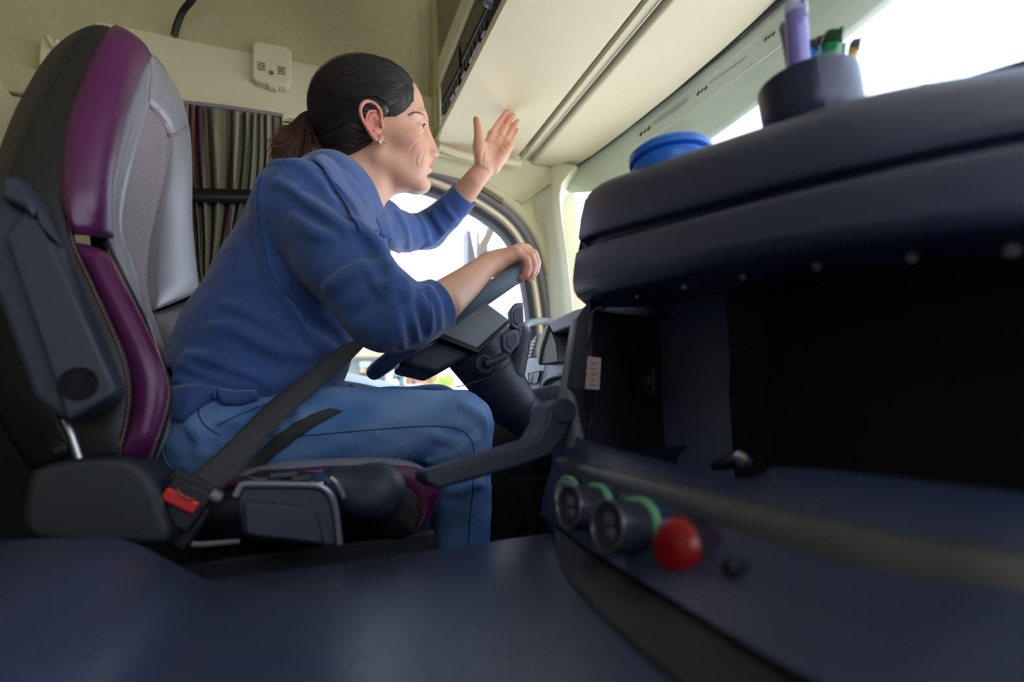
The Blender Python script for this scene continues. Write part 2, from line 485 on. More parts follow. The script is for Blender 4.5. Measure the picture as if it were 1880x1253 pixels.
# ceiling, rear wall, right wall, floor
m = MB(); m.box((-.10, .25, 2.03), (2.1, 2.6, .03)); struct(m.obj('ceiling', OLIVE, smooth=False))
m = MB(); m.box((-1.12, .25, 1.0), (.03, 2.55, 2.05)); struct(m.obj('wall_rear', OLIVE, smooth=False))
m = MB(); m.box((.1, .30, -.015), (2.5, 2.5, .03)); struct(m.obj('floor', mat('floor_mat', (30, 31, 36), rough=.9, bump=.4, bscale=300), smooth=False))
m = MB(); m.box((-.1, -1.02, .42), (2.0, .03, .84)); m.box((-.1, -1.02, 1.69), (2.0, .03, .62)); m.box((-.85, -1.02, 1.02), (.50, .03, .74)); struct(m.obj('wall_right', CREAM, smooth=False))
# raised cream band over the curtain
bp = [(172, 42), (178, 36), (190, 38), (335, 68), (480, 98), (620, 126), (700, 150), (795, 178), (800, 190), (800, 262), (790, 268), (640, 240), (500, 214), (420, 200), (342, 190), (150, 168), (120, 150)]
out_ = [P(a, b, Y=YW - .032) for a, b in bp]
m = MB(); m.prism(out_, (0, .04, 0)); bd = struct(m.obj('trim_4', CREAM2, smooth=True)); bev(bd, .008, 4)
# cream ledge low on the left behind the seat
m = MB(); m.box((-.85, 1.44, CAMH + .60), (.55, .10, .50)); b2 = struct(m.obj('trim_5', CREAM2)); bev(b2, .02, 4)
# vertical pillar trim left of the overhead console
m = MB()
for x0, x1, y in ((797, 806, 1.430), (805, 815, 1.405)):
    a = [P(x0, -30, Y=y), P(x1, -30, Y=y), P(x1 + 1, 236, Y=y), P(x0 + 1, 240, Y=y)]
    m.prism(a, (0, .09, 0))
pt = struct(m.obj('trim_6', CREAM)); bev(pt, .004, 3)
# A pillar: from the door frame to the windscreen edge
L_ = px_line([(960, 300), (985, 380), (1000, 480), (1010, 600), (1015, 700)], 20, Y=1.478)
Mi = px_line([(1010, 300), (1012, 380), (1026, 480), (1036, 600), (1042, 700)], 20, Y=1.44)
R_ = px_line([(1060, 305), (1028, 350), (1042, 480), (1053, 580), (1062, 700)], 20, Y=1.37)
Rb = [p + Vector((.06, .10, 0)) for p in R_]
m = MB(); m.grid([L_, Mi, [a.lerp(b, .6) + Vector((-.004, -.004, 0)) for a, b in zip(Mi, R_)], R_, Rb]); ap = struct(m.obj('trim_7', mat('pillar_plastic', (212, 212, 182), rough=.55, bump=.1, bscale=800), auto=50))
# header over the side window, between window and overhead console
m = MB(); a = px_line([(700, 270), (820, 285), (950, 302), (1060, 305)], 12, Y=1.44); b = px_line([(700, 300), (820, 322), (900, 348), (960, 372)], 12, Y=1.476)
a[-1] = P(1056, 306, Y=1.39)
m.grid([[p + Vector((0, -.03, .03)) for p in a], a, b]); struct(m.obj('trim_8', CREAM, auto=50))
m = MB(); m.tube(px_line([(806, 270), (860, 288), (955, 300)], 14, Y=1.40), .010, 10); m.tube(px_line([(806, 283), (860, 296), (905, 303)], 14, Y=1.42), .003, 8); struct(m.obj('trim_9', CREAM2))

# ------------------------------------------------------------------ overhead console
ZO = CAMH + .84
oc = thing('overhead_console', 'cream overhead storage console with long panels above the windscreen', 'overhead console', (.66, .3, ZO))
def flat(name, pts, z, th, m, parent, bw=.008, round_=None):
    mb = MB(); mb.prism([Vector((p[0], p[1], z)) for p in pts], (0, 0, th)); o = mb.obj(name, m, parent); bev(o, bw, 4); return o
def zp(px, py, z=ZO): p = P(px, py, Z=z); return (p.x, p.y)
def cr2(pts, n): return [(a, b) for a, b in spl(pts, n)]
c1_ = cr2([zp(811, 238), zp(805, 258), zp(818, 273), zp(870, 287), zp(930, 296), zp(948, 293)], 20)
flat('rear_panel', [(.402, -.98)] + c1_[0:1] + c1_ + [(.655, -.98)], ZO, .022, CREAM2, oc, .007)
flat('centre_strip', [(.655, -.98), zp(955, 300), zp(971, 302), (.69, -.98)], ZO + .006, .02, CREAM2, oc, .002)
c2_ = [zp(974, 303), zp(1020, 305), zp(1056, 306)] + [zp(*q) for q in ((1090, 285), (1150, 240), (1240, 168), (1330, 90), (1425, 5))] + [(.955, .2), (.955, -.98)]
flat('front_panel', [(.70, -.98)] + c2_, ZO - .002, .024, CREAM2, oc, .008)
m = MB(); m.box((.68, .2, ZO + .035), (.50, 2.36, .02)); m.obj('backing', DARK2, oc)
# black seam lines and lid edge
m = MB(); m.tube([Vector((.655, y, ZO + .0015)) for y in (-.9, .5, 1.40)], .0016, 6); m.obj('lid_seam', RUBBER, oc)
m = MB(); m.tube([Vector((.696, y, ZO + .001)) for y in (-.9, .5, 1.42)], .0022, 6); m.obj('lid_seam', RUBBER, oc)
XF = .402
# face of the console toward the rear
def fx(px, py, x=XF): return P(px, py, X=x)
m = MB(); m.prism([Vector((XF + .004, 1.36, ZO + .014)), Vector((XF + .004, -.98, ZO + .014)), Vector((XF + .004, -.98, ZO + .62)), Vector((XF + .004, 1.36, ZO + .62))], (.03, 0, 0)); m.obj('face', mat('olive_plastic', (140, 134, 102), rough=.6), oc)
m = MB(); q = [fx(810, 160), fx(875, 0), fx(903, -70), fx(880, -70), fx(855, 0), fx(809, 118), fx(809, 142)]
m.prism(q, (-.012, 0, 0)); o = m.obj('shelf_lip', CREAM, oc); bev(o, .004, 3)
radio = thing('overhead_radio', 'black overhead radio and tachograph unit with silver-edged buttons', 'radio', tuple(fx(860, 110)))
m = MB(); q = [fx(*e, XF - .002) for e in ((811, 238), (931, 0), (968, -70), (904, -70), (875, 0), (810, 161))]
m.prism([p + Vector((0, 0, 0)) for p in q], (.016, 0, 0)); o = m.obj('bezel', DARK2, radio); bev(o, .003, 3)
def z8(x, y): return fx(780 + x / 5.222, y / 5.222, XF - .003)
m = MB(); m.prism([z8(165, 985), z8(340, 640), z8(335, 445), z8(165, 830)], (-.003, 0, 0)); m.obj('display', mat('smoked_display', (30, 30, 32), rough=.2), radio)
m = MB(); m.prism([z8(365, 520), z8(585, 90), z8(575, 10), z8(500, 10), z8(350, 400)], (-.003, 0, 0)); m.obj('display', mat('smoked_display2', (64, 60, 52), rough=.3), radio)
SIL = mat('silver_trim', (178, 178, 180), rough=.3, metal=.6)
for a, b in (((165, 1015), (343, 655)), ((355, 604), (597, 88)), ((358, 515), (560, 70)), ((160, 830), (332, 430))):
    m = MB(); m.tube([z8(*a), z8(*b)], .0011, 6); m.obj('trim_line', SIL, radio)
for a in ((190, 1145), (285, 945), (330, 865), (392, 735), (465, 585), (497, 520), (530, 455), (582, 345)):
    m = MB(); w1 = 17; m.prism([z8(a[0] - w1 * .9, a[1] + w1 * 1.8), z8(a[0] + w1 * .9, a[1] - w1 * 1.8), z8(a[0] + w1 * .9, a[1] - w1 * 2.8), z8(a[0] - w1 * .9, a[1] + w1 * .8)], (-.008, 0, 0)); o = m.obj('button', mat('light_button', (176, 178, 186), rough=.35), radio); bev(o, .001, 2)
for a in ((180, 1060), (205, 1030), (232, 985), (255, 935), (280, 870), (305, 830), (330, 760), (385, 640), (412, 590), (440, 520), (478, 450), (520, 370), (560, 290), (590, 240)):
    m = MB(); m.prism([z8(a[0] - 8, a[1] + 70), z8(a[0] + 6, a[1] + 42), z8(a[0] + 2, a[1] - 50), z8(a[0] - 12, a[1] - 20)], (-.004, 0, 0)); o = m.obj('button', mat('dark_button', (58, 60, 68), rough=.35), radio); bev(o, .0008, 2)
m = MB(); kc = z8(640, 20); m.lathe(kc, (-1, 0, 0), [(.014, 0), (.014, .008), (.011, .014), (.009, .015)], 24); m.obj('knob', mat('grey_knob', (130, 136, 150), rough=.3), radio)

# ------------------------------------------------------------------ windscreen, visor
tp = [(1028, 336), (1040, 320), (1057, 304), (1110, 262), (1180, 208), (1280, 128), (1360, 62), (1430, 0), (1500, -60), (1600, -150)]
def Xof(px): return float(np.interp(px, [1028, 1060, 1110, 1240, 1430, 1600], [.82, .865, .90, .943, .925, .92]))
top = [P(a, b, X=Xof(a)) for a, b in spl(tp, 40)]
bp_ = [(1030, 342), (1045, 353), (1065, 354), (1110, 348), (1190, 318), (1280, 272), (1400, 187), (1500, 112), (1640, 0), (1760, -100)]
def Xob(px): return float(np.interp(px, [1028, 1060, 1280, 1640, 1760], [.83, .855, 1.02, 1.03, 1.03]))
bot = [P(a, b, X=Xob(a)) for a, b in spl(bp_, 40)]
vis = thing('sun_visor', 'long pale green tinted sun visor with vent slots along the windscreen top', 'sun visor', tuple(top[20]))
VM = mat('visor_plastic', (186, 196, 172), rough=.4, spec=.4)
m = MB(); m.grid(strip(top, bot, 8, .012, Vector((-.3, 0, -1)))); o = m.obj('panel', VM, vis); solid(o, .004, 0)
VG = mat('visor_ridge', (200, 208, 188), rough=.4); VS = mat('visor_slot', (24, 28, 30), rough=.5)
def vp(px, t):   # point on the visor at pixel column px of the top edge, t across
    i = min(range(40), key=lambda k: abs(proj(top[k])[0] - px)); return i
def vline(t, i0, i1, off=.016): return [top[i].lerp(bot[i], t) + Vector((-.3, 0, -1)) * off * (1 - abs(2 * t - 1) ** 2) for i in range(i0, i1)]
vt = bvh([c for c in vis.children][0]) if False else None
vpan = bvh(o)
def on_v(px, py, lift=.002): 
    h = onto(vpan, px, py, lift); return h
for pts in ([(1140, 268), (1138, 274), (1160, 272), (1200, 250), (1300, 180), (1390, 115), (1440, 78)], [(1185, 228), (1300, 142), (1400, 62)]):
    q = [on_v(*a, .001) for a in spl(pts, 30)]; q = [x for x in q if x is not None]
    m = MB(); m.tube(q, .0022, 6); m.obj('ridge', VG, vis)
for c in ((1183, 243), (1288, 168), (1412, 68)):
    for k in (-5, 2, 9):
        a = on_v(c[0] + k - 2, c[1] - k * .7 + 3, .002); b = on_v(c[0] + k + 2, c[1] - k * .7 - 4, .002)
        if a and b: m = MB(); m.tube([a, b], .0028 if k != 2 else .002, 6); m.obj('slot', VS, vis)
for c in ((1235, 205), (1340, 128)):
    q = [on_v(c[0] + dx, c[1] + dy, .0015) for dx, dy in ((-34, 18), (-38, 26), (26, -18), (32, -28))]
    if all(q): m = MB(); m.prism([q[0], q[1], q[2], q[3]], (0, 0, -.002)); m.obj('rib', mat('visor_mesh', (172, 176, 166), rough=.6, bump=.6, bscale=700), vis)
q = [on_v(a, b, .0015) for a, b in ((1030, 330), (1047, 328), (1048, 338), (1032, 341))]
if all(q):
    m = MB(); m.prism(q, (0, 0, -.0006)); tag(m.obj('sticker', mat('sticker_paper', (222, 216, 200), rough=.6)), 'small pale sticker at the left end of the green sun visor', 'sticker')
# dotted black band at the top of the glass
band = [a.lerp(b, .10) + Vector((-.004, 0, -.004)) for a, b in zip(top, bot)]
m = MB(); m.grid([[p + Vector((-.006, 0, -.002)) for p in top], [p + Vector((-.004, 0, -.010)) for p in top]]); o = m.obj('edge_band', DARK2, vis); solid(o, .003)
m = MB()
rr = spl([tuple(p) for p in top], 260)
for i, p in enumerate(rr):
    for k in (0, 1):
        if i + 1 >= len(rr): continue
        t = (Vector(rr[i]) - Vector(rr[max(0, i - 1)])); p_ = Vector(p) + Vector((-.004, 0, -.0125 - .004 * k)) + t * .5 * k
        m.box(p_, (.0022, .0022, .0012))
dd = m.obj('dot_pattern', DARK2, vis, smooth=False, fix=False); dd['kind'] = 'stuff'
# windscreen glass
g0 = [Vector((p.x + .01, p.y, p.z)) for p in top]; g1 = [Vector((p.x + .22, p.y * 1.02 - .0, CAMH - .10)) for p in top]
g0.append(Vector((.93, -1.0, ZO))); g1.append(Vector((1.15, -1.0, CAMH - .10)))
m = MB(); m.grid([g0, g1]); struct(m.obj('window_2', GLASS, auto=80))
portal((.05, YW + .05, 1.0), (math.radians(90), 0, 0), 1.0, .8)
portal((1.05, .2, .9), (math.radians(90), 0, math.radians(90)), 2.4, 1.0)
portal((.15, -1.05, 1.11), (math.radians(-90), 0, 0), 1.5, .56)
# ------------------------------------------------------------------ driver seat
seat = thing('driver_seat', 'high-backed truck driver seat in purple, grey and black leather', 'seat', (-.12, 1.0, .0))
PURP = mat('purple_leather', (92, 30, 82), rough=0.32, bump=0.10, bscale=1500, spec=0.55, btype='voronoi', var=.12, vscale=10)
GREYL = mat('grey_leather', (150, 148, 156), rough=0.36, bump=0.10, bscale=1400, spec=0.55, btype='voronoi')
BLKL = mat('black_leather', (30, 31, 36), rough=0.5, bump=0.12, bscale=1400, btype='voronoi')
MESHM = bpy.data.materials.new('seat_mesh'); MESHM.use_nodes = True
n_ = MESHM.node_tree; b_ = n_.nodes['Principled BSDF']; b_.inputs['Roughness'].default_value = .8
tc_ = n_.nodes.new('ShaderNodeTexCoord'); mp = n_.nodes.new('ShaderNodeMapping'); ck = n_.nodes.new('ShaderNodeTexChecker'); ck.inputs['Scale'].default_value = 1.0
mp.inputs['Scale'].default_value = (95, 190, 1); mp.inputs['Rotation'].default_value = (0, 0, .5)
ck.inputs['Color1'].default_value = lin((186, 178, 176)); ck.inputs['Color2'].default_value = lin((84, 52, 72))
n_.links.new(tc_.outputs['UV'], mp.inputs[0]); n_.links.new(mp.outputs[0], ck.inputs[0]); n_.links.new(ck.outputs[0], b_.inputs['Base Color'])
PIPE = mat('seat_piping', (24, 22, 28), rough=.5)
OTH = mat('orange_thread', (196, 132, 96), rough=.8); WTH = mat('pale_thread', (206, 196, 176), rough=.8)
N = 60
def C_(pts): return px_line(pts, N, ax='Y')
# seams of the backrest, top to bottom: (px, py, Y)
cBack = C_([(200, 52, .86), (150, 58, .84), (95, 100, .83), (40, 190, .82), (0, 290, .81), (-40, 420, .80), (-50, 560, .80), (-30, 700, .80), (20, 800, .80), (60, 860, .80)])
cRidge = C_([(200, 55, .84), (165, 62, .81), (120, 120, .79), (70, 210, .775), (25, 320, .765), (10, 430, .755), (30, 560, .75), (70, 680, .745), (110, 770, .74), (150, 850, .74)])
cS1 = C_([(212, 62, .86), (190, 92, .80), (165, 150, .775), (140, 225, .76), (128, 310, .752), (126, 390, .748), (136, 450, .745), (168, 520, .74), (205, 600, .735), (232, 670, .73), (238, 740, .73), (218, 838, .73)])
cS2 = C_([(262, 98, .905), (235, 145, .87), (213, 215, .83), (194, 290, .806), (185, 360, .80), (188, 430, .80), (205, 480, .795), (240, 550, .785), (275, 620, .775), (300, 680, .768), (306, 740, .765), (270, 858, .76)])
cG1 = C_([(268, 108, .92), (246, 150, .885), (222, 220, .85), (202, 300, .825), (192, 370, .822), (194, 430, .822), (212, 480, .82), (250, 560, .81), (282, 640, .80), (303, 700, .785), (306, 760, .785), (276, 856, .785)])
cM1 = C_([(268, 188, .93), (252, 215, .905), (232, 275, .885), (214, 345, .88), (200, 410, .88), (205, 450, .875), (225, 490, .865), (252, 540, .86), (268, 590, .86), (292, 660, .85), (308, 720, .84), (312, 790, .84)])
cM2 = C_([(270, 188, .96), (290, 215, 1.02), (306, 245, 1.07), (300, 320, 1.085), (280, 410, 1.08), (268, 490, 1.06), (268, 545, 1.05), (282, 590, 1.045), (300, 640, 1.04), (330, 690, 1.04), (350, 740, 1.04), (370, 790, 1.04)])
cE = C_([(275, 104, 1.0), (300, 128, 1.12), (325, 175, 1.20), (342, 235, 1.235), (348, 310, 1.24), (350, 400, 1.245), (357, 480, 1.25), (366, 545, 1.255), (385, 562, 1.255), (395, 610, 1.25), (410, 700, 1.25), (420, 790, 1.25)])
OUT = Vector((.55, -.8, .0)).normalized(); FRN = Vector((1, -.25, 0)).normalized()
def panel(name, A, B, m, bulge, out, i0=0, i1=N, nv=8, label=None, th=.006, pin=True, fade=None):
    A = A[i0:i1]; B = B[i0:i1]; n = len(A); rows = []
    for j in range(nv + 1):
        t = j / nv; k = 1 - abs(2 * t - 1) ** 2.4; row = []
        for i, (a, b) in enumerate(zip(A, B)):
            e = min(1, min(i, n - 1 - i) / 3.0) if pin else 1
            if fade: e *= max(0, min(1, (fade - i) / 10)) ** 1.6
            row.append(a.lerp(b, t) + out * (bulge * k * e ** .6))
        rows.append(row)
    mb = MB(); mb.grid(rows); o = mb.obj(name, m, seat, auto=70, label=label); solid(o, th, 0)
    uv = o.data.uv_layers.new(name='UVMap')
    for pl_ in o.data.polygons:
        for li in pl_.loop_indices:
            vi = o.data.loops[li].vertex_index; uv.data[li].uv = ((vi // n) / nv, (vi % n) / N)
    return o
cut1 = 34   # step between upper and lower cushions
backs = [p + Vector((-.02, .10, 0)) for p in cBack]
panel('back_shell', backs, cBack, DARK2, .0, OUT)
panel('side_panel', cBack, cRidge, BLKL, .012, OUT)
panel('side_panel', cRidge, cS1, BLKL, .010, OUT)
def frac(curve, py):   # index of the seam point nearest a picture height
    return min(range(N), key=lambda i: abs(proj(curve[i])[1] - py))
def sub(curve, y0, y1, n=30):
    a, b = frac(curve, y0), frac(curve, y1); q = [tuple(p) for p in curve[a:b + 1]]; return [Vector(x) for x in spl(q, n)]
def bolster(A, B, bulge, label):
    n = len(A); nv = 10; rows = []
    for j in range(nv + 1):
        t = j / nv; k = (1 - abs(2 * t - 1) ** 2.6)
        rows.append([a.lerp(b, t) + OUT * (bulge * k * min(1, .15 + min(i, n - 1 - i) / 3.5) ** .7) for i, (a, b) in enumerate(zip(A, B))])
    mb = MB(); mb.grid(rows); o = mb.obj('bolster', PURP, seat, auto=80, label=label); solid(o, .012, -1); return o
bu = bolster(sub(cS1, 60, 430), sub(cS2, 96, 432), .022, 'upper purple leather bolster')
bl = bolster(sub(cS1, 448, 838, 36), sub(cS2, 462, 858, 36), .026, 'lower purple leather bolster')
panel('bolster_edge', cS2, cG1, PIPE, .004, OUT)
i_s = frac(cM1, 430)
panel('bolster_face', cG1, cM1, GREYL, .016, FRN, fade=38, label='near grey leather face of the backrest')
o = panel('mesh_insert', cM1, cM2, MESHM, -.010, FRN, label='grey-purple woven mesh insert', pin=False)
ie = frac(cE, 541)
gu = panel('bolster_face', cM2, cE, GREYL, .018, FRN, 0, ie, label='far upper grey leather bolster')
gl = panel('bolster_face', [p + Vector((-.012, 0, 0)) for p in cM2], [p + Vector((-.010, .002, -.004)) for p in cE], GREYL, .026, FRN, ie, N, label='far lower grey leather bolster')
cap = [a.lerp(b, .5) + Vector((.0, 0, .004)) for a, b in zip(cM2, cE)]
top_ = MB(); top_.grid([[cG1[0], cG1[2], cG1[4], cG1[6]], [cM1[0]] * 1 + [cM1[0], cM1[1], cM1[2]]])
# crown of the backrest: closes the top between the near and far seams
A = [cM1[0]] * 30; crest = px_line([(264, 100, .91), (275, 100, .96), (290, 112, 1.06), (312, 145, 1.16), (330, 190, 1.215), (343, 240, 1.235)], 30, ax='Y')
Bc = px_line([(268, 188, .93), (270, 188, .95), (278, 200, .98), (290, 215, 1.02), (300, 230, 1.05), (306, 245, 1.07)], 30, ax='Y')
rws = [[a.lerp(b, j / 8) + FRN * (.016 * (1 - abs(j / 4 - 1) ** 2) * min(1, i / 7)) for i, (a, b) in enumerate(zip(crest, Bc))] for j in range(9)]
mb = MB(); mb.grid(rws); o = mb.obj('headrest_face', GREYL, seat, auto=80, label='grey leather headrest face'); solid(o, .006, 0)
crb = [p + Vector((-.10, .0, -.02)) for p in crest]; mb = MB(); mb.grid(strip(crest, crb, 5, .01, Vector((0, 0, 1)))); o = mb.obj('back_shell', DARK2, seat)
pb = px_line([(200, 50, .90), (215, 58, .90), (240, 72, .90), (262, 96, .91), (275, 100, .96)], 16, ax='Y')
nb_ = frac(cM1, 200); g1 = cG1[:16]; fillc = px_line([(272, 103, .93), (276, 150, .945), (270, 189, .93)], 16, ax='Y')
mb = MB(); mb.grid(strip(g1, fillc, 6, .006, FRN)); o = mb.obj('headrest_face', GREYL, seat, auto=80); solid(o, .006, 0)
# far rear shell
far = [p + Vector((-.09, .01, 0)) for p in cE]; mb = MB(); mb.grid([cE, far, [p + Vector((-.04, -.20 * min(1, i / 14), 0)) for i, p in enumerate(far)]]); mb.obj('back_shell', DARK2, seat)
# piping and stitches
for c, r in ((cS1, .0018), (cS2, .0022)):
    mb = MB(); mb.tube([p + OUT * .002 for p in c], r, 6); mb.obj('piping', PIPE, seat)
mb = MB(); mb.tube([p + FRN * .002 for p in cM1], .0013, 6); mb.tube([p + FRN * .002 for p in cM2], .0013, 6); mb.obj('piping', mat('grey_piping', (110, 106, 112), rough=.5), seat)
stree_ = bvh_all([c for c in seat.children])
def thread(pts, tm, dbl=0, seamc=None):
    mb = MB(); q = [onto(stree_, x, y, .0042) for x, y in spl(pts, 260)]; q = [x for x in q if x is not None]
    run = [q[0]]; runs = []
    for x in q[1:]:
        if (x - run[-1]).length > .02: runs.append(run); run = [x]
        else: run.append(x)
    runs.append(run)
    for r_ in runs:
        if len(r_) > 3: stitches(r_, mb, .0040, .0016, .00055)
    if mb.v: s_ = mb.obj('stitching', tm, seat, fix=False); s_['kind'] = 'stuff'
def crease(pts, m_, r=.0012):
    q = [onto(stree_, x, y, .0030) for x, y in spl(pts, 60)]; q = [x for x in q if x is not None]; mb = MB(); mb.tube(q, r, 6); mb.obj('piping', m_, seat)
pj = lambda c, dx: [(proj(p)[0] + dx, proj(p)[1]) for p in c]
thread(pj(cS1[1:-1], -4), OTH); thread(pj(cS2[frac(cS2, 470):-1], -5), OTH); thread(pj(cG1[2:frac(cG1, 430)], 3), WTH); thread(pj(cE[3:frac(cE, 535)], -3), WTH); thread(pj(cM2[2:-8], 4), OTH); thread(pj(cM1[2:-10], -3), WTH)
TANP = mat('tan_piping', (150, 118, 104), rough=.6)
crease([(271, 106), (272, 130), (271, 160), (269, 186)], TANP); crease([(306, 248), (322, 243), (345, 230)], TANP)
thread([(266, 108), (267, 130), (266, 160), (264, 184)], WTH); thread([(276, 108), (277, 130), (276, 160), (274, 184)], WTH); thread([(308, 252), (324, 247), (346, 235)], OTH)
# folded-up armrest on the near side
arm = Sdf()
YA = .672
def ap_(px, py, Y=YA): return V3_(P(px, py, Y=Y))
def V3_(v): return np.array(tuple(v), float)
pl = [(-40, 400), (8, 325), (38, 322), (60, 352), (76, 395), (215, 712), (205, 735), (124, 778), (95, 760), (57, 728), (-10, 540), (-60, 480)]
q = [P(a, b, Y=YA) for a, b in pl]
mb = MB(); mb.prism(q, (0, .045, 0)); A_ = mb.obj('armrest', DARKP, seat); bev(A_, .008, 4)
pl2 = [(6, 434), (44, 384), (78, 404), (213, 712), (208, 728), (122, 776)]
mb = MB(); mb.prism([P(a, b, Y=YA - .012) for a, b in pl2], (0, .014, 0)); A2 = mb.obj('armrest_cover', DARKP, seat); bev(A2, .005, 4)
mb = MB(); mb.lathe(P(144, 705, Y=YA - .0125), (0, -1, 0), [(.0165, 0), (.0165, .0015), (.0145, .0015), (.0135, -.008)], 28); mb.obj('screw_recess', mat('hole_black', (4, 4, 8), rough=.9), seat)
mb = MB(); mb.prism([P(a, b, Y=YA - .02) for a, b in ((0, 322), (34, 323), (66, 382), (58, 400), (40, 378), (0, 362))], (0, .03, 0)); o = mb.obj('armrest_hinge', DARKP, seat); bev(o, .004, 3)
mb = MB(); mb.prism([P(a, b, Y=YA - .016) for a, b in ((62, 372), (80, 402), (100, 436), (96, 440), (70, 410))], (0, .03, 0)); o = mb.obj('armrest_hinge', DARKP, seat); bev(o, .003, 3)
mb = MB(); mb.tube([P(118, 770, Y=.70), P(132, 800, Y=.70), P(146, 842, Y=.70)], .003, 8); mb.obj('recline_rod', SIL, seat)
mb = MB(); mb.lathe(P(110, 825, Y=.735), (0, -1, 0), [(.008, 0), (.008, .006), (.005, .008), (.005, .004)], 18); mb.obj('bolt_cap', DARK2, seat)
# lower side cover
sd = Sdf()
sc = [(50, 990), (44, 900), (62, 862), (140, 842), (205, 838), (250, 850), (282, 885), (306, 950), (318, 1000), (200, 1004)]
mb = MB(); mb.prism([P(a, b, Y=.655) for a, b in [(x, y) for x, y in spl(sc, 40, closed=True)]], (0, .14, 0)); o = mb.obj('side_cover', mat('cover_black', (20, 23, 32), rough=.5, bump=.25, bscale=900), seat, auto=50); bev(o, .022, 6, 50)
# cushion
cu = Sdf()
def yp(px, py, Y): return V3_(P(px, py, Y=Y))
mbc = MB()
topc = [(330, 905), (400, 884), (470, 870), (540, 860), (640, 854), (740, 855), (790, 868), (806, 892), (802, 930), (785, 962)]
tA = px_line(topc, 40, Y=.78); tB = [Vector((p.x, 1.22, p.z)) for p in tA]
cm = px_line([(330, 930), (400, 908), (470, 892), (540, 884), (640, 878), (715, 884), (756, 900), (772, 930), (770, 958), (758, 975)], 40, Y=.765)
cl = px_line([(330, 1000), (400, 990), (470, 985), (540, 985), (600, 985), (660, 985), (700, 985), (735, 985), (750, 984), (756, 980)], 40, Y=.77)
mb = MB(); mb.grid(strip(tA, tB, 12, .018, Vector((0, 0, 1)))); o = mb.obj('cushion_top', GREYL, seat, auto=80)
mb = MB(); mb.grid(strip(cm, tA, 8, .010, Vector((0, -1, .5)))); o = mb.obj('cushion_bolster', PURP, seat, auto=80, label='purple leather edge of the seat cushion')
mb = MB(); mb.grid(strip(cl, cm, 8, .012, Vector((0, -1, 0)))); o = mb.obj('cushion_side', BLKL, seat, auto=80)
mb = MB(); stitches([p + Vector((0, -.004, -.003)) for p in cm], mb); s_ = mb.obj('stitching', OTH, seat, fix=False); s_['kind'] = 'stuff'
# seat base and suspension
mb = MB(); mb.box((-.0, 1.0, .30), (.40, .42, .16)); mb.box((-.02, 1.0, .11), (.36, .36, .22)); mb.box((0, 1.0, .008), (.5, .44, .016)); o = mb.obj('base', DARK2, seat); bev(o, .012, 3)
mb = MB(); mb.tube(px_line([(342, 995), (360, 1000), (420, 996), (440, 994)], 12, Y=.70), .003, 8); mb.obj('slide_handle', GREYT, seat)
# control box with silver rim
box_px = [(432, 912), (440, 896), (452, 890), (560, 890), (585, 893), (606, 908), (616, 930), (626, 1002), (606, 1006), (470, 990), (446, 985)]
cb = [P(a, b, Y=.655) for a, b in box_px]
mb = MB(); mb.prism(cb, (0, .055, 0)); o = mb.obj('control_box', DARKP, seat); bev(o, .006, 4)
mb = MB(); mb.prism([P(a, b, Y=.650) for a, b in ((446, 920), (466, 922), (565, 930), (580, 940), (588, 962), (596, 1000), (470, 986), (450, 982))], (0, .01, 0)); o = mb.obj('control_box_cover', DARKP, seat); bev(o, .003, 3)
mb = MB(); mb.tube(px_line([(432, 912), (441, 896), (455, 890), (560, 891), (588, 894), (606, 908), (615, 930), (620, 960), (624, 1000)], 50, Y=.650), .0035, 8); mb.obj('control_box_rim', mat('brushed_rim', (150, 152, 162), rough=.3, metal=.7), seat)
tpx = [(440, 893), (450, 880), (476, 868), (520, 866), (600, 874), (615, 890), (610, 908), (588, 893), (560, 890)]
mb = MB(); mb.add([P(a, b, Y=.655 + (0 if i in (0, 6, 7, 8) else .05)) for i, (a, b) in enumerate(tpx)], [tuple(range(9))]); o = mb.obj('switch_panel', mat('gloss_black', (16, 18, 26), rough=.15), seat, smooth=False); solid(o, .006, 0)
for (x, y) in ((520, 873), (560, 878)):
    mb = MB(); mb.box(P(x, y, Y=.69), (.030, .014, .007)); o = mb.obj('switch', mat('dark_button', (58, 60, 68)), seat); bev(o, .002, 2)
mb = MB(); mb.lathe(P(586, 888, Y=.672), (.1, -.5, 1), [(.012, 0), (.013, .004), (.011, .007), (.006, .007)], 20); mb.obj('switch_wheel', mat('chrome', (200, 205, 215), rough=.15, metal=1), seat)
mb = MB(); mb.tube(px_line([(606, 878), (618, 888), (628, 906), (632, 915)], 12, Y=.66), .003, 8); mb.obj('control_box_rim', mat('brushed_rim', (150, 152, 162)), seat)
kn = Sdf(); kn.econe(yp(618, 893, .69), yp(690, 900, .68), (.024, .026), (.030, .024), (0, 0, 1), .01); kn.ell(yp(700, 905, .68), (.028, .03, .028), None, .02); kn.ell(yp(672, 922, .68), (.026, .026, .014), None, .01)
kn.obj('handle_knob', .003, DARKP, seat)

bunk = thing('bunk_base', 'dark bunk base behind the driver seat at the far left', 'bunk', (-.78, 1.1, 0))
mb = MB(); mb.box((-.78, 1.1, .36), (.62, .72, .72)); o = mb.obj('box', mat('bunk_dark', (20, 20, 26), rough=.8), bunk); bev(o, .02, 3)
mb = MB(); mb.box((-.78, 1.1, .76), (.60, .70, .08)); o = mb.obj('mattress', mat('bunk_cloth', (34, 34, 42), rough=.95, bump=.4, bscale=500), bunk); bev(o, .03, 4)
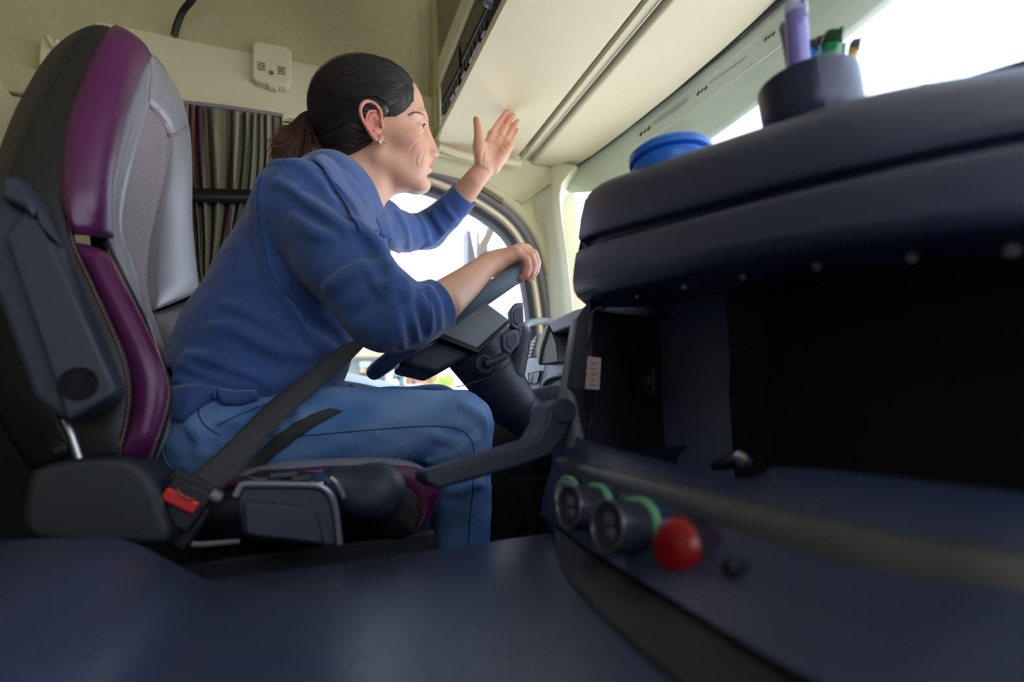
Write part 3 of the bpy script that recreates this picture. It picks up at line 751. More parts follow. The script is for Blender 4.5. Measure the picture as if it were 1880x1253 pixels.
# ------------------------------------------------------------------ curtain
cur = thing('curtain', 'gathered olive and maroon striped curtain behind the seat', 'curtain', tuple(P(400, 560, Y=1.42)))
CM = bpy.data.materials.new('curtain_cloth'); CM.use_nodes = True; n_ = CM.node_tree; b_ = n_.nodes['Principled BSDF']; b_.inputs['Roughness'].default_value = .9
u_ = n_.nodes.new('ShaderNodeUVMap'); u_.uv_map = 'UVMap'; sp_ = n_.nodes.new('ShaderNodeSeparateXYZ'); r_ = n_.nodes.new('ShaderNodeValToRGB'); r_.color_ramp.interpolation = 'CONSTANT'
n_.links.new(u_.outputs[0], sp_.inputs[0]); fr = n_.nodes.new('ShaderNodeMath'); fr.operation = 'FRACT'; ml = n_.nodes.new('ShaderNodeMath'); ml.operation = 'MULTIPLY'; ml.inputs[1].default_value = 3.1
n_.links.new(sp_.outputs[0], ml.inputs[0]); n_.links.new(ml.outputs[0], fr.inputs[0]); n_.links.new(fr.outputs[0], r_.inputs[0]); n_.links.new(r_.outputs[0], b_.inputs['Base Color'])
el = r_.color_ramp.elements; el[0].position = 0; el[0].color = lin((132, 128, 100)); el[1].position = .30; el[1].color = lin((118, 60, 56))
for p_, c_ in ((.33, (116, 112, 92)), (.48, (96, 46, 72)), (.60, (140, 136, 108)), (.80, (120, 78, 92)), (.84, (92, 92, 74))):
    e = el.new(p_); e.color = lin(c_)
NU, NV = 260, 50
rl = spl([(335, 190), (338, 300), (350, 420), (358, 500), (372, 548), (392, 562)], NV); rr_ = spl([(520, 214), (518, 300), (505, 380), (470, 470), (432, 530), (410, 562)], NV)
rows = []
for j in range(NV):
    row = []; tt = j / (NV - 1)
    for i in range(NU):
        t = i / (NU - 1); k = 10 * t + .7 * math.sin(7 * t) + .30 * math.sin(tt * 3 + t * 9)
        amp = .020 * (1 - .5 * tt)
        px_ = rl[j][0] + (rr_[j][0] - rl[j][0]) * t + 2.4 * math.sin(k * 6.283 * 1.0 + 1) * (1 - tt); py_ = rl[j][1] + (rr_[j][1] - rl[j][1]) * t
        row.append(P(px_, py_, Y=1.43 + amp * math.sin(k * 6.283) + .006 * math.sin(k * 13 + 4 * tt)))
    rows.append(row)
mb = MB(); mb.grid(rows); o = mb.obj('cloth', CM, cur, auto=None); solid(o, .002, 0)
uv = o.data.uv_layers.new(name='UVMap')
for pl_ in o.data.polygons:
    for li in pl_.loop_indices:
        vi = o.data.loops[li].vertex_index; uv.data[li].uv = ((vi % NU) / NU, (vi // NU) / NV)
rows = []
rl2 = spl([(392, 562), (398, 580), (404, 620), (410, 700)], 12); rr2 = spl([(410, 562), (425, 580), (440, 620), (460, 700)], 12)
for j in range(12):
    rows.append([P(rl2[j][0] + (rr2[j][0] - rl2[j][0]) * t, rl2[j][1], Y=1.43 + .01 * math.sin(t * 40)) for t in np.linspace(0, 1, 50)])
mb = MB(); mb.grid(rows); o = mb.obj('cloth_tail', CM, cur, auto=None); solid(o, .002, 0)
mb = MB(); mb.tube(px_line([(330, 188), (420, 198), (520, 213)], 12, Y=1.44), .006, 8); mb.obj('rail', GREYT, cur)
mb = MB(); mb.box(P(398, 566, Y=1.40), (.035, .03, .02)); o = mb.obj('holdback_clip', mat('pale_clip', (190, 190, 182)), cur); bev(o, .004, 3)
q1 = px_line([(338, 346), (400, 347), (470, 349)], 10, Y=1.405); q2 = px_line([(338, 371), (400, 372), (470, 372)], 10, Y=1.405)
mb = MB(); mb.grid([q1, q2]); o = tag(mb.obj('curtain_strap', mat('black_elastic', (14, 14, 18))), 'wide black elastic band stretched across the striped curtain', 'strap'); solid(o, .003, 0)

# ------------------------------------------------------------------ small wall things
def pxbox(name, pts, Y, th, m, parent=None, bw=.004):
    mb = MB(); mb.prism([P(a, b, Y=Y) for a, b in pts], (0, th, 0)); o = mb.obj(name, m, parent); bev(o, bw, 4); return o
YB = YW - .032
sen = thing('alarm_sensor', 'square cream sensor box with vent slots on the cab wall', 'sensor', tuple(P(500, 160, Y=YB)))
pxbox('case', [(463, 78), (470, 73), (527, 83), (536, 92), (535, 150), (527, 160), (470, 147), (462, 140)], YB - .030, .032, CREAM2, sen, .007)
for k in range(4):
    pxbox('vent_slot', [(472, 113 + k * 4), (487, 116 + k * 4), (487, 118 + k * 4), (472, 115 + k * 4)], YB - .0305, .002, RUBBER, sen, .0003)
    pxbox('vent_slot', [(509, 121 + k * 4), (524, 124 + k * 4), (524, 126 + k * 4), (509, 123 + k * 4)], YB - .0305, .002, RUBBER, sen, .0003)
mb = MB(); mb.lathe(P(498, 134, Y=YB - .030), (0, -1, 0), [(.0065, 0), (.006, .003), (.003, .004)], 18); mb.obj('lens', mat('sensor_lens', (120, 96, 80), rough=.2), sen)
pxbox('tab', [(488, 148), (512, 155), (508, 162), (492, 158)], YB - .024, .02, CREAM2, sen, .003)
hk = thing('coat_hook', 'small cream coat hook on the felt wall left of the seat top', 'hook', tuple(P(90, 95, Y=YW - .03)))
pxbox('plate', [(74, 66), (82, 66), (100, 88), (104, 92), (78, 121), (70, 118)], YW - .055, .03, CREAM2, hk, .008)
mb = MB(); mb.tube(px_line([(88, 68), (98, 84), (104, 88), (105, 76)], 14, Y=YW - .065), .006, 10); mb.obj('prong', CREAM2, hk)
mb = MB(); mb.tube([P(a, b, Y=y) for a, b, y in spl([(320, 66, 1.46), (324, 48, 1.45), (335, 22, 1.43), (352, 0, 1.40), (380, -40, 1.36)], 24)], .0085, 12)
tag(mb.obj('coiled_cable', mat('black_cable', (14, 14, 16), rough=.45, bump=.8, bscale=300)), 'thick black cable hanging from the ceiling over the cream band', 'cable')
# ------------------------------------------------------------------ the driver
person = thing('person', 'woman with dark ponytail, blue polo and jeans, one hand on the wheel, one raised', 'person',
               P(400, 860, Y=1.0))
SKIN = mat('skin', (214, 164, 138), rough=0.45, sss=0.18, attr='tint', bump=0.12, bscale=700, spec=0.4)
POLO = mat('polo_cloth', (62, 90, 146), rough=0.9, sheen=0.35, bump=0.35, bscale=1600, var=0.16, vscale=14, spec=0.2)
DENIM = mat('denim', (70, 108, 160), rough=0.9, bump=0.5, bscale=900, spec=0.15, attr='tint', var=0.18, vscale=420)
HAIRM = mat('hair', (34, 26, 24), rough=0.42, spec=0.5, attr='tint')
WHITEE = mat('eye', (225, 220, 215), rough=0.15, attr='tint')
BLACKT = mat('black_elastic', (14, 14, 18), rough=0.8)


# head frame: origin midway between the ears
HY, HP, HR = math.radians(-10), math.radians(6), math.radians(18.5)
HS = 1.03
HM = Matrix.Rotation(HY, 3, 'Z') @ Matrix.Rotation(-HP, 3, 'Y') @ Matrix.Rotation(HR, 3, 'X')
H0 = Vector((.158, .9865, CAMH + .592))
def hp(x, y, z): return V3(H0 + HM @ (Vector((x, y, z)) * HS))
HMn = np.array(HM)
def he(S, c, r, k, op='u', rot=None):
    R = HMn if rot is None else HMn @ np.array(rot)
    S.ell(hp(*c), [q * HS for q in r], R, k, op)
def hc(S, a, b, ra, rb, k, op='u'): S.cone(hp(*a), hp(*b), ra * HS, rb * HS, k, op)

def trace(S, px, py, lift=0.0):
    r = V3(ray(px, py).normalized()); t = .45; o = V3(CAMP)
    for _ in range(160):
        d = S.ev((o + r * t)[None])[0]
        if d < .0004: return Vector(o + r * t)
        t += max(d * .6, .0005)
        if t > 2.2: return None
    return None
body = Sdf()
# skull, face
he(body, (-.006, 0, .040), (.092, .073, .084), 0)
he(body, (.040, 0, .044), (.054, .062, .062), .03)
he(body, (.042, 0, -.030), (.050, .055, .068), .03)
hc(body, (.0, .048, -.050), (.066, .018, -.092), .015, .015, .03); hc(body, (.0, -.048, -.050), (.066, -.018, -.092), .015, .015, .03)
he(body, (.076, 0, -.096), (.018, .020, .015), .018)
he(body, (.03, 0, -.065), (.045, .042, .030), .03)
he(body, (.078, 0, -.028), (.024, .020, .042), .02)
for s in (1, -1):
    he(body, (.056, s * .042, -.020), (.024, .020, .018), .02)
    he(body, (.070, s * .030, -.048), (.020, .018, .022), .02)      # cheek by the mouth
    body.chain([hp(.092, s * .010, .024), hp(.086, s * .030, .029), hp(.068, s * .046, .022)], [.0085 * HS, .0085 * HS, .007 * HS], .014)   # brow
    he(body, (.098, s * .032, .003), (.019, .017, .011), .012, 's')  # socket
    he(body, (.0775, s * .0325, .002), (.0134, .0142, .0134), .004)   # lids over the eye
    he(body, (.0905, s * .0345, .0012), (.0125, .0145, .0042), .002, 's')
hc(body, (.090, 0, .018), (.108, 0, -.036), .0070, .0088, .012)      # nose
he(body, (.104, 0, -.041), (.0115, .0105, .0085), .006)
for s in (1, -1):
    he(body, (.099, s * .013, -.044), (.010, .0065, .0075), .005)
    he(body, (.1035, s * .0085, -.0515), (.0080, .0046, .0068), .0015, 's')
he(body, (.080, 0, -.062), (.020, .026, .020), .012)
for s in (1, -1):
    body.chain([hp(.0965, 0, -.0608), hp(.0930, s * .012, -.0602), hp(.083, s * .025, -.0598)], [.0042, .0034, .0018], .004)
    body.chain([hp(.0945, 0, -.0702), hp(.0915, s * .011, -.0696), hp(.082, s * .021, -.0655)], [.0048, .0042, .0020], .004)
    body.chain([hp(.103, 0, -.0655), hp(.096, s * .014, -.0645), hp(.082, s * .030, -.0585)], [.0010] * 3, .002, 's')
hc(body, (.095, 0, -.083), (.087, 0.015, -.082), .005, .003, .008, 's'); hc(body, (.095, 0, -.083), (.087, -0.015, -.082), .005, .003, .008, 's')
creases = []
for pts, r in (([(784, 272), (776, 287), (772, 300)], .0011), ([(776, 255), (762, 265), (753, 279)], .0007), ([(766, 284), (763, 295), (765, 306)], .0004),
               ([(766, 226), (759, 223), (750, 221)], .0008), ([(766, 233), (759, 233), (750, 235)], .0008), ([(778, 246), (768, 248), (758, 245)], .0010), ([(712, 330), (702, 318), (696, 300)], .0022)):
    q = [trace(body, *a) for a in spl(pts, 7)]; q = [x for x in q if x is not None and x.y < 1.0]
    if len(q) > 3: creases.append(([V3(x) for x in q], [r * (.2 + .8 * math.sin(math.pi * (i + .5) / len(q))) for i in range(len(q))]))
for q, rr in creases: body.chain(q, rr, .0032, 's')
MOLE = V3(trace(body, 706, 263))
# ears
for s in (1, -1):
    E = lambda x, z, o=0.0: (x * 1.08 - .001, s * (.073 + o + max(0, -x + .006) * .40), z * .97 + .001)
    he(body, (-.002, s * .072, .002), (.014, .007, .026), .008, rot=Matrix.Rotation(s * -0.35, 3, 'Z'))
    hel = spl([E(.010, .002, .001), E(.013, .014, .002), E(.010, .027, .004), E(.001, .036, .005), E(-.010, .036, .006), E(-.018, .026, .007), E(-.019, .012, .006), E(-.014, -.004, .005), E(-.007, -.018, .003), E(-.001, -.028, .001), E(.005, -.029, .0), E(.008, -.022, .0)], 22)
    body.chain([hp(*e) for e in hel], [.0034 + .0018 * max(0, i - 13) / 8 for i in range(22)], .0025)
    anti = spl([E(.004, .022, .003), E(-.006, .020, .006), E(-.0115, .008, .006), E(-.008, -.004, .005), E(-.001, -.012, .004)], 9)
    body.chain([hp(*e) for e in anti], [.0025] * 9, .003)
    he(body, E(.001, .002, .006), (.0065, .006, .010), .003, 's')
    he(body, E(-.002, .029, .007), (.008, .004, .003), .003, 's')
    hc(body, E(-.0150, .022, .010), E(-.0145, .002, .008), .0022, .0018, .002, 's')
    he(body, E(.0115, -.002, .003), (.0035, .005, .006), .004)
# neck, shoulders (under the shirt), spine
NB = P(632, 400, Y=1.0)
body.cone(hp(-.020, 0, -.055), V3(NB + Vector((-.030, 0, .0))), .050, .056, .02)
body.cone(hp(.004, -.036, -.065), V3(NB + Vector((.025, -.012, -.015))), .012, .013, .02)
body.cone(hp(.020, 0, -.080), V3(NB + Vector((.018, 0, 0))), .020, .026, .03)
SHR = P(548, 372, Y=.83); SHL = P(690, 412, Y=1.16)
ELR = P(716, 578, Y=.745); WRR = P(893, 489, Y=.835)
ELL_ = P(788, 425, Y=1.30); WRL = P(888, 311, Y=1.14)
PEL = P(400, 770, Y=1.0)
body.chain([V3(NB), V3(NB.lerp(PEL, .5)), V3(PEL)], [.05, .06, .07], .03)
body.cone(V3(NB), V3(SHR), .045, .045, .03); body.cone(V3(NB), V3(SHL), .045, .045, .03)
body.chain([V3(SHR), V3(ELR)], [.045, .036], .02)
body.chain([V3(SHL), V3(ELL_)], [.042, .034], .02)
# near forearm and gripping hand
CUR = P(814, 553, Y=.775)
body.chain([V3(ELR), V3(CUR), V3(P(856, 520, Y=.805)), V3(WRR)], [.031, .0315, .026, .0205], .01)
KN = [(946, 466, 0.825), (953, 461, 0.845), (960, 460, 0.865), (966, 461, 0.885)]
FG = [[(966, 477, 0.820), (969, 492, 0.818), (965, 504, 0.820), (957, 512, 0.825)],
      [(974, 471, 0.838), (979, 487, 0.836), (975, 502, 0.838), (968, 512, 0.842)],
      [(979, 467, 0.860), (984, 482, 0.858), (981, 498, 0.860), (975, 508, 0.864)],
      [(980, 468, 0.882), (985, 482, 0.882), (983, 495, 0.882), (978, 505, 0.884)]]
FR = [.0078, .0085, .0088, .0085]
for (kx, ky, kY), f, r in zip(KN, FG, FR):
    k0 = P(kx, ky, Y=kY)
    body.cone(V3(WRR.lerp(k0, .12)), V3(k0), .0155, .0112, .012)
    body.chain([V3(k0)] + [V3(P(a, b, Y=c)) for a, b, c in f], [.0108, r * 1.05, r, r * .95, r * .86], .004)
    body.ell(V3(k0 + Vector((0, 0, .004))), [.009] * 3, None, .006)
body.ell(V3(P(922, 482, Y=0.860)), [.034, .036, .014], None, .012)
body.chain([V3(P(900, 484, Y=0.870)), V3(P(925, 500, Y=0.905)), V3(P(942, 512, Y=0.908)), V3(P(950, 514, Y=0.898))], [.015, .0125, .0098, .0085], .008)
# far forearm and raised hand, palm to the viewer
body.chain([V3(ELL_), V3(P(852, 356, Y=1.19)), V3(P(872, 330, Y=1.155)), V3(WRL)], [.034, .0295, .026, .0235], .02)
HF = [  # base, pip, dip, tip
    ((904, 246, 1.150), (916, 226, 1.168), (925, 213, 1.180), (933, 206, 1.192), .0078),
    ((919, 250, 1.150), (930, 230, 1.170), (937, 217, 1.184), (942, 212, 1.194), .0080),
    ((929, 259, 1.148), (939, 240, 1.168), (946, 228, 1.180), (950, 223, 1.190), .0076),
    ((935, 269, 1.142), (942, 255, 1.156), (947, 244, 1.166), (950, 240, 1.174), .0068)]
for i, (a, b, c, d, r) in enumerate(HF):
    A = P(a[0], a[1], Y=a[2])
    wst = P(884 + i * 8, 300 + i * 3.5, Y=1.136)
    body.cone(V3(wst), V3(A), .0125, .0108, .008)
    body.chain([V3(P(*q[:2], Y=q[2])) for q in (a, b, c, d)], [.0098, r * 1.04, r, r * .86], .0035)
body.chain([V3(P(884, 298, Y=1.13)), V3(P(880, 270, Y=1.122)), V3(P(879, 250, Y=1.118)), V3(P(877, 233, Y=1.122)), V3(P(874, 219, Y=1.130))], [.0155, .0165, .0112, .0095, .0072], .008)
body.ell(V3(P(893, 278, Y=1.128)), [.016, .012, .024], np.array(Matrix.Rotation(.35, 3, 'Y')), .012)
body.ell(V3(P(922, 285, Y=1.132)), [.013, .012, .026], np.array(Matrix.Rotation(.7, 3, 'Y')), .012)
body.ell(V3(P(908, 268, Y=1.112)), [.012, .010, .018], np.array(Matrix.Rotation(.6, 3, 'Y')), .012, 's')
creases = []
for pts, r in (([(892, 250), (905, 260), (915, 272), (922, 285)], .0014), ([(896, 256), (903, 268), (903, 288)], .0013), ([(912, 262), (922, 268), (932, 276)], .0012),
               ([(896, 243), (903, 242), (909, 246)], .0010), ([(912, 247), (918, 248), (923, 253)], .0010), ([(922, 255), (928, 258), (933, 262)], .0010), ([(909, 232), (914, 229), (921, 231)], .0006), ([(924, 233), (930, 232), (935, 236)], .0006),
               ([(875, 301), (885, 308), (900, 316)], .0009), ([(873, 305), (884, 312), (898, 320)], .0008), ([(876, 240), (881, 241)], .0007), ([(886, 300), (888, 280), (900, 262)], .0012)):
    q = [trace(body, *a) for a in spl(pts, 7)]; q = [x for x in q if x is not None]
    if len(q) > 3: creases.append(([V3(x) for x in q], [r * (.3 + .7 * math.sin(math.pi * (i + .5) / len(q))) for i in range(len(q))]))
for q, rr in creases: body.chain(q, rr, .004, 's')

def skin_color(V):
    c = np.tile(np.array(lin((212, 160, 133))[:3]), (len(V), 1))
    red = np.array(lin((196, 106, 92))[:3]); lip = np.array(lin((178, 82, 86))[:3]); brow = np.array(lin((62, 44, 38))[:3])
    q = (V - np.array(tuple(H0))) @ HMn / HS
    def blend(mask, col, c): return c * (1 - mask[:, None]) + col * mask[:, None]
    ear = np.clip(1.3 - np.linalg.norm((q - [-.004, 0, .006]) / [.022, 1, .036], axis=1), 0, 1) * (np.abs(q[:, 1]) > .072)
    c = blend(np.clip(ear * 1.3, 0, 1) * .75, red, c)
    ck = np.exp(-(((q[:, 0] - .066) / .022) ** 2 + ((q[:, 2] + .028) / .020) ** 2)) * (np.abs(q[:, 1]) > .02)
    c = blend(ck * .35, red, c)
    ns = np.exp(-np.sum(((q - [.108, 0, -.042]) / [.012, .014, .010]) ** 2, axis=1)); c = blend(ns * .3, red, c)
    lm = ((np.abs(q[:, 2] + .0650) < .0070 - .22 * np.clip(np.abs(q[:, 1]) - .006, 0, 1)) & (q[:, 0] > .078) & (np.abs(q[:, 1]) < .026)).astype(float)
    c = blend(lm * .8, lip, c)
    bz = .0315 + .10 * np.clip(np.abs(q[:, 1]) - .012, 0, .02) - .22 * np.clip(np.abs(q[:, 1]) - .034, 0, 1)
    bw = (np.abs(q[:, 2] - bz) < .0042 - .05 * np.clip(np.abs(q[:, 1]) - .02, 0, 1)) & (q[:, 0] > .055) & (np.abs(q[:, 1]) > .012) & (np.abs(q[:, 1]) < .050)
    c = blend(bw * .12, brow, c)
    for kx, ky, r, t in ((620, 0, 0, 0),): pass
    c = blend((np.linalg.norm(V - MOLE, axis=1) < .0019) * .65, brow, c)
    # fingertips and palm a little pinker
    for px, py, Y, R, a in ((930, 225, 1.18, .045, .45), (875, 222, 1.13, .025, .4), (925, 268, 1.13, .022, .3), (972, 495, .81, .045, .4)):
        d = np.linalg.norm(V - V3(P(px, py, Y=Y)), axis=1); c = blend(np.clip(1.3 - d / R, 0, 1) * a, red, c)
    return c
BODY = body.obj('body', .0018, SKIN, person, color=skin_color)

# eyes
for s in (1, -1):
    S = Sdf(); c = hp(.0780, s * .0330, .002)
    S.ell(c, [.0118 * HS] * 3)
    def ec(V, c=c, s=s):
        d = (V - c) @ HMn; d /= np.linalg.norm(d, axis=1)[:, None]
        a = np.arccos(np.clip(d @ (np.array([.93, s * .34, .12])), -1, 1))
        o = np.tile(np.array(lin((196, 188, 182))[:3]), (len(V), 1)); o[a < .50] = lin((104, 92, 72))[:3]; o[a < .22] = lin((8, 8, 8))[:3]; return o
    S.obj('eye', .0008, WHITEE, person, color=ec)
for s in (1, -1):
    mb = MB()
    for t in np.linspace(-1, 1, 26):
        a = Vector(hp(.0890 - .006 * t * t, s * (.034 + .0125 * t), .0065 - .003 * t * t)); b = Vector(hp(.0935 - .006 * t * t, s * (.034 + .0145 * t), .0078 - .003 * t * t))
        mb.tube([a, a.lerp(b, .6) - Vector((0, 0, .0006)), b], [.0003, .00022, .0001], 4)
    mb.obj('eyelashes', HAIRM, person)
# eyelid rims
bt_ = bvh(BODY); MBS = {1: MB(), -1: MB()}; rb = random.Random(3)
for a, b in spl([(752, 212), (760, 208), (769, 207), (778, 212), (785, 223)], 170):
    q = onto(bt_, a + rb.uniform(-1, 1), b + rb.uniform(-1.6, 1.6), .0003)
    if q is None: continue
    l = HM.transposed() @ (q - H0) / HS
    e = l + Vector((-.0034, -.0030, .0002 + rb.uniform(-.0008, .0008)))
    for s in (1, -1):
        A = H0 + HM @ (Vector((l.x, l.y * s, l.z)) * HS); B_ = H0 + HM @ (Vector((e.x, e.y * s, e.z)) * HS)
        MBS[s].tube([A, A.lerp(B_, .5) + (A - H0).normalized() * .0004, B_], [.00015, .0002, .0001], 3, cap=False)
for s in (1, -1): MBS[s].obj('eyebrow', mat('brow_hair', (92, 68, 54), rough=.6), person, fix=False, auto=None)
# earring
er = MB(); ec_ = Vector(hp(.003, -.0790, -.030)); er.lathe(ec_, HM @ Vector((0, -1, 0)), [(.0030, 0), (.0033, .0015), (.0020, .003), (.0005, .0035)], 8)
er.obj('earring', mat('silver', (215, 215, 210), rough=0.15, metal=1.0), person, smooth=False)

# ---- hair
hair = Sdf()
he(hair, (-.010, 0, .047), (.100, .0800, .0885), 0)
he(hair, (.028, 0, .058), (.060, .066, .058), .02)
he(hair, (-.052, 0, .000), (.052, .062, .055), .03)
he(hair, (-.062, 0, -.035), (.030, .040, .034), .03)
# hairline: planes
n1 = HM @ Vector((.80, 0, -.60)); 
def hair_post(p, d):
    q = (p - np.array(tuple(H0))) @ HMn / HS
    T = np.array([-.105, 0, .005]); v = q - np.array([-.01, 0, .04])
    ang = np.arctan2(q[:, 1] * 1.0, (q[:, 2] - .0) * .9 + .35 * (q[:, 0] + .105))
    g = np.sin(ang * 46 + 3 * np.sin(ang * 9)) * .5 + np.sin(ang * 97) * .25
    d = d - .0011 * g
    x, y, z = q[:, 0], np.abs(q[:, 1]), q[:, 2]
    front = (x - .057) * .9 - (z - .066) * .42 + .004 * np.sin(y * 190) + .22 * np.clip(y - .04, 0, 1)
    side = np.maximum((.036 - z) * .9 + (x - .016) * .25, (x - .046) * .8 - (z - .03) * .5)
    side = np.minimum(side, (.006 - z) * .55 + (x - .034) * 1.0 + .02)
    back = x + .024 - (z + .01) * .25
    low = np.maximum(back, -.062 - z)
    return np.maximum(d, np.maximum(front, np.minimum(side, low)))
hair.post.append(hair_post)
def hair_color(V):
    rng = np.sin(V[:, 0] * 3100 + V[:, 2] * 1900) * .5 + .5
    return np.array(lin((30, 23, 22))[:3]) * (1 + .5 * rng[:, None])
HCAP = hair.obj('hair', .0022, HAIRM, person, color=hair_color)
rnd = random.Random(4)
htree = bvh(HCAP)
mb = MB(); cols = []
C0 = Vector(hp(-.012, 0, .035)); TIE = Vector(hp(-.122, .004, -.008))
def strand(d0, d1, lift, rad, mess=0.0):
    pts = []
    for i in range(13):
        t = i / 12; d = d0.slerp(d1, t) if d0.angle(d1) > 1e-3 else d0
        d = (d + Vector((rnd.gauss(0, mess), rnd.gauss(0, mess), rnd.gauss(0, mess)))).normalized()
        h = htree.ray_cast(C0 + d * .25, -d)
        if h[0] is None: return None
        if (h[0] - C0).length < .05: return None
        q = HM.transposed() @ (h[0] - H0) / HS
        if -.030 < q.x < .012 and -.02 < q.z < .042 and abs(q.y) > .055:
            if q.z < .015: return None
            q.z = .043 + rnd.uniform(0, .003); q.y *= .98
            d = ((H0 + HM @ (q * HS)) - C0).normalized(); h = htree.ray_cast(C0 + d * .25, -d)
            if h[0] is None: return None
        pts.append(h[0] + d * (lift * math.sin(math.pi * min(1, t * 1.1)) + .0004))
    return pts
dT = (TIE - C0).normalized()
def edge_dir(phi, back=0.0):
    for x in np.arange(1.6, -1.5, -.02):
        d = (HM @ Vector((x, -math.sin(phi), math.cos(phi)))).normalized()
        h = htree.ray_cast(C0 + d * .25, -d)
        if h[0] is not None and (h[0] - C0).length > .055:
            return (HM @ Vector((x - back, -math.sin(phi), math.cos(phi)))).normalized()
    return None
for i in range(3600):
    phi = rnd.uniform(-2.3, 2.3) if i % 3 == 0 else rnd.uniform(-.3, 2.3)
    d0 = edge_dir(phi, (0 if rnd.random() < .5 else rnd.uniform(.0, 1.1)) - rnd.uniform(-.02, .01))
    if d0 is None: continue
    pts = strand(d0, dT, rnd.uniform(0, .0022) + (.004 if rnd.random() < .04 else 0), .0004, .003)
    if not pts: continue
    mb.tube(pts, [.0002] + [.00034] * 11 + [.0003], 3, cap=False)
btree = bvh(BODY)
for i in range(1500):   # short fine hairs growing back from the hairline
    phi = rnd.uniform(-.6, 2.25); d0 = edge_dir(phi, rnd.uniform(-.05, .12) + .03 * math.sin(phi * 11))
    if d0 is None: continue
    pts = []
    for k in range(5):
        d = d0.slerp((d0 + (dT - d0) * .5).normalized(), .11 * k)
        h = btree.ray_cast(C0 + d * .25, -d)[0]; h2 = htree.ray_cast(C0 + d * .25, -d)[0]
        if h2 is not None and (h is None or (h2 - C0).length > (h - C0).length) and (h2 - C0).length > .05: h = h2
        if h is None: break
        q = HM.transposed() @ (h - H0) / HS
        if (-.03 < q.x < .014 and q.z < .040) or (q.x > .01 and q.z < .014 and abs(q.y) > .04): break
        pts.append(h + d * .0005)
    if len(pts) > 2: mb.tube(pts, [.0001] + [.00028] * (len(pts) - 1), 3, cap=False)
for i in range(120):   # flyaway hairs over the crown and the nape
    phi = rnd.uniform(-1.6, 1.6)
    d0 = (HM @ Vector((rnd.uniform(-.6, .6), -math.sin(phi), math.cos(phi)))).normalized()
    d1 = (d0 + HM @ Vector((-.35, rnd.gauss(0, .2), rnd.gauss(0, .15)))).normalized()
    p = strand(d0, d1, rnd.uniform(.003, .010), .0003, .006)
    if p: mb.tube(spl([tuple(p[k]) for k in (0, 4, 8, 12)], 14), .00014, 3, cap=False)
STR = mb.obj('hair_strands', HAIRM, person, fix=False, auto=None)
a = STR.data.color_attributes.new('tint', 'FLOAT_COLOR', 'POINT'); n = len(STR.data.vertices); cc = np.ones((n, 4))
v = np.repeat(np.random.RandomState(1).rand(n // 39 + 1), 39)[:n]
cc[:, :3] = np.array(lin((42, 35, 35))[:3]) * (.4 + 1.3 * v[:, None]); a.data.foreach_set('color', cc.astype(np.float32).ravel())
# hair tie
mb = MB(); ax = Vector((-.75, .05, .12)).normalized(); tb = Vector(P(584, 222, Y=.99))
u = ax.orthogonal().normalized(); w_ = ax.cross(u)
mb.tube([tb + (u * math.cos(t) + w_ * math.sin(t)) * (.017 + .002 * math.sin(5 * t)) + ax * .003 * math.sin(3 * t) for t in np.linspace(0, 2 * math.pi, 40, endpoint=False)], .0065, 10, closed=True)
mb.obj('hair_tie', BLACKT, person)
# ponytail
mb = MB(); rs = []
tail_px = [(588, 222), (562, 212), (545, 240), (530, 275), (512, 300)]
for i in range(1300):
    k = rnd.random(); th = rnd.uniform(0, 6.283); rr = math.sqrt(rnd.random())
    end = (rnd.uniform(500, 548), rnd.uniform(255, 305)) if k < .75 else (rnd.uniform(556, 592), rnd.uniform(262, 300))
    if k > .93: end = (rnd.uniform(500, 530), rnd.uniform(230, 270))
    A = [(588, 224, 0.992, 8), (566, 214, .99, 14)]
    mid = (553 + (end[0] - 530) * .35, 236 + rr * 6, .985, 22)
    pts = [A[0], A[1], mid, (mid[0] * .45 + end[0] * .55 - 2, mid[1] * .4 + end[1] * .6, .985, 27), (end[0], end[1], .985, 22)]
    q = []
    for (x, y, Y, r) in pts:
        c = P(x + rr * math.cos(th) * r * .8, y + rr * math.sin(th) * r * .8, Y=Y + rr * math.cos(th + 1.3) * r / 1000 * 1.1); q.append(tuple(c))
    q = spl(q, 12)
    mb.tube(q, [.0007] * 9 + [.0006, .0005, .0002], 3, cap=False); rs.append(k)
PT = mb.obj('ponytail', HAIRM, person, fix=False, auto=None)
a = PT.data.color_attributes.new('tint', 'FLOAT_COLOR', 'POINT'); n = len(PT.data.vertices)
cc = np.ones((n, 4)); v = np.repeat(np.random.RandomState(2).rand(n // 36 + 1), 36)[:n]; tt = np.tile(np.repeat(np.linspace(0, 1, 12), 3), n // 36)
cc[:, :3] = np.array(lin((52, 32, 24))[:3]) * (.4 + 1.2 * v[:, None]) + np.array(lin((96, 60, 38))[:3]) * (tt ** 2 * v)[:, None]
a.data.foreach_set('color', cc.astype(np.float32).ravel())

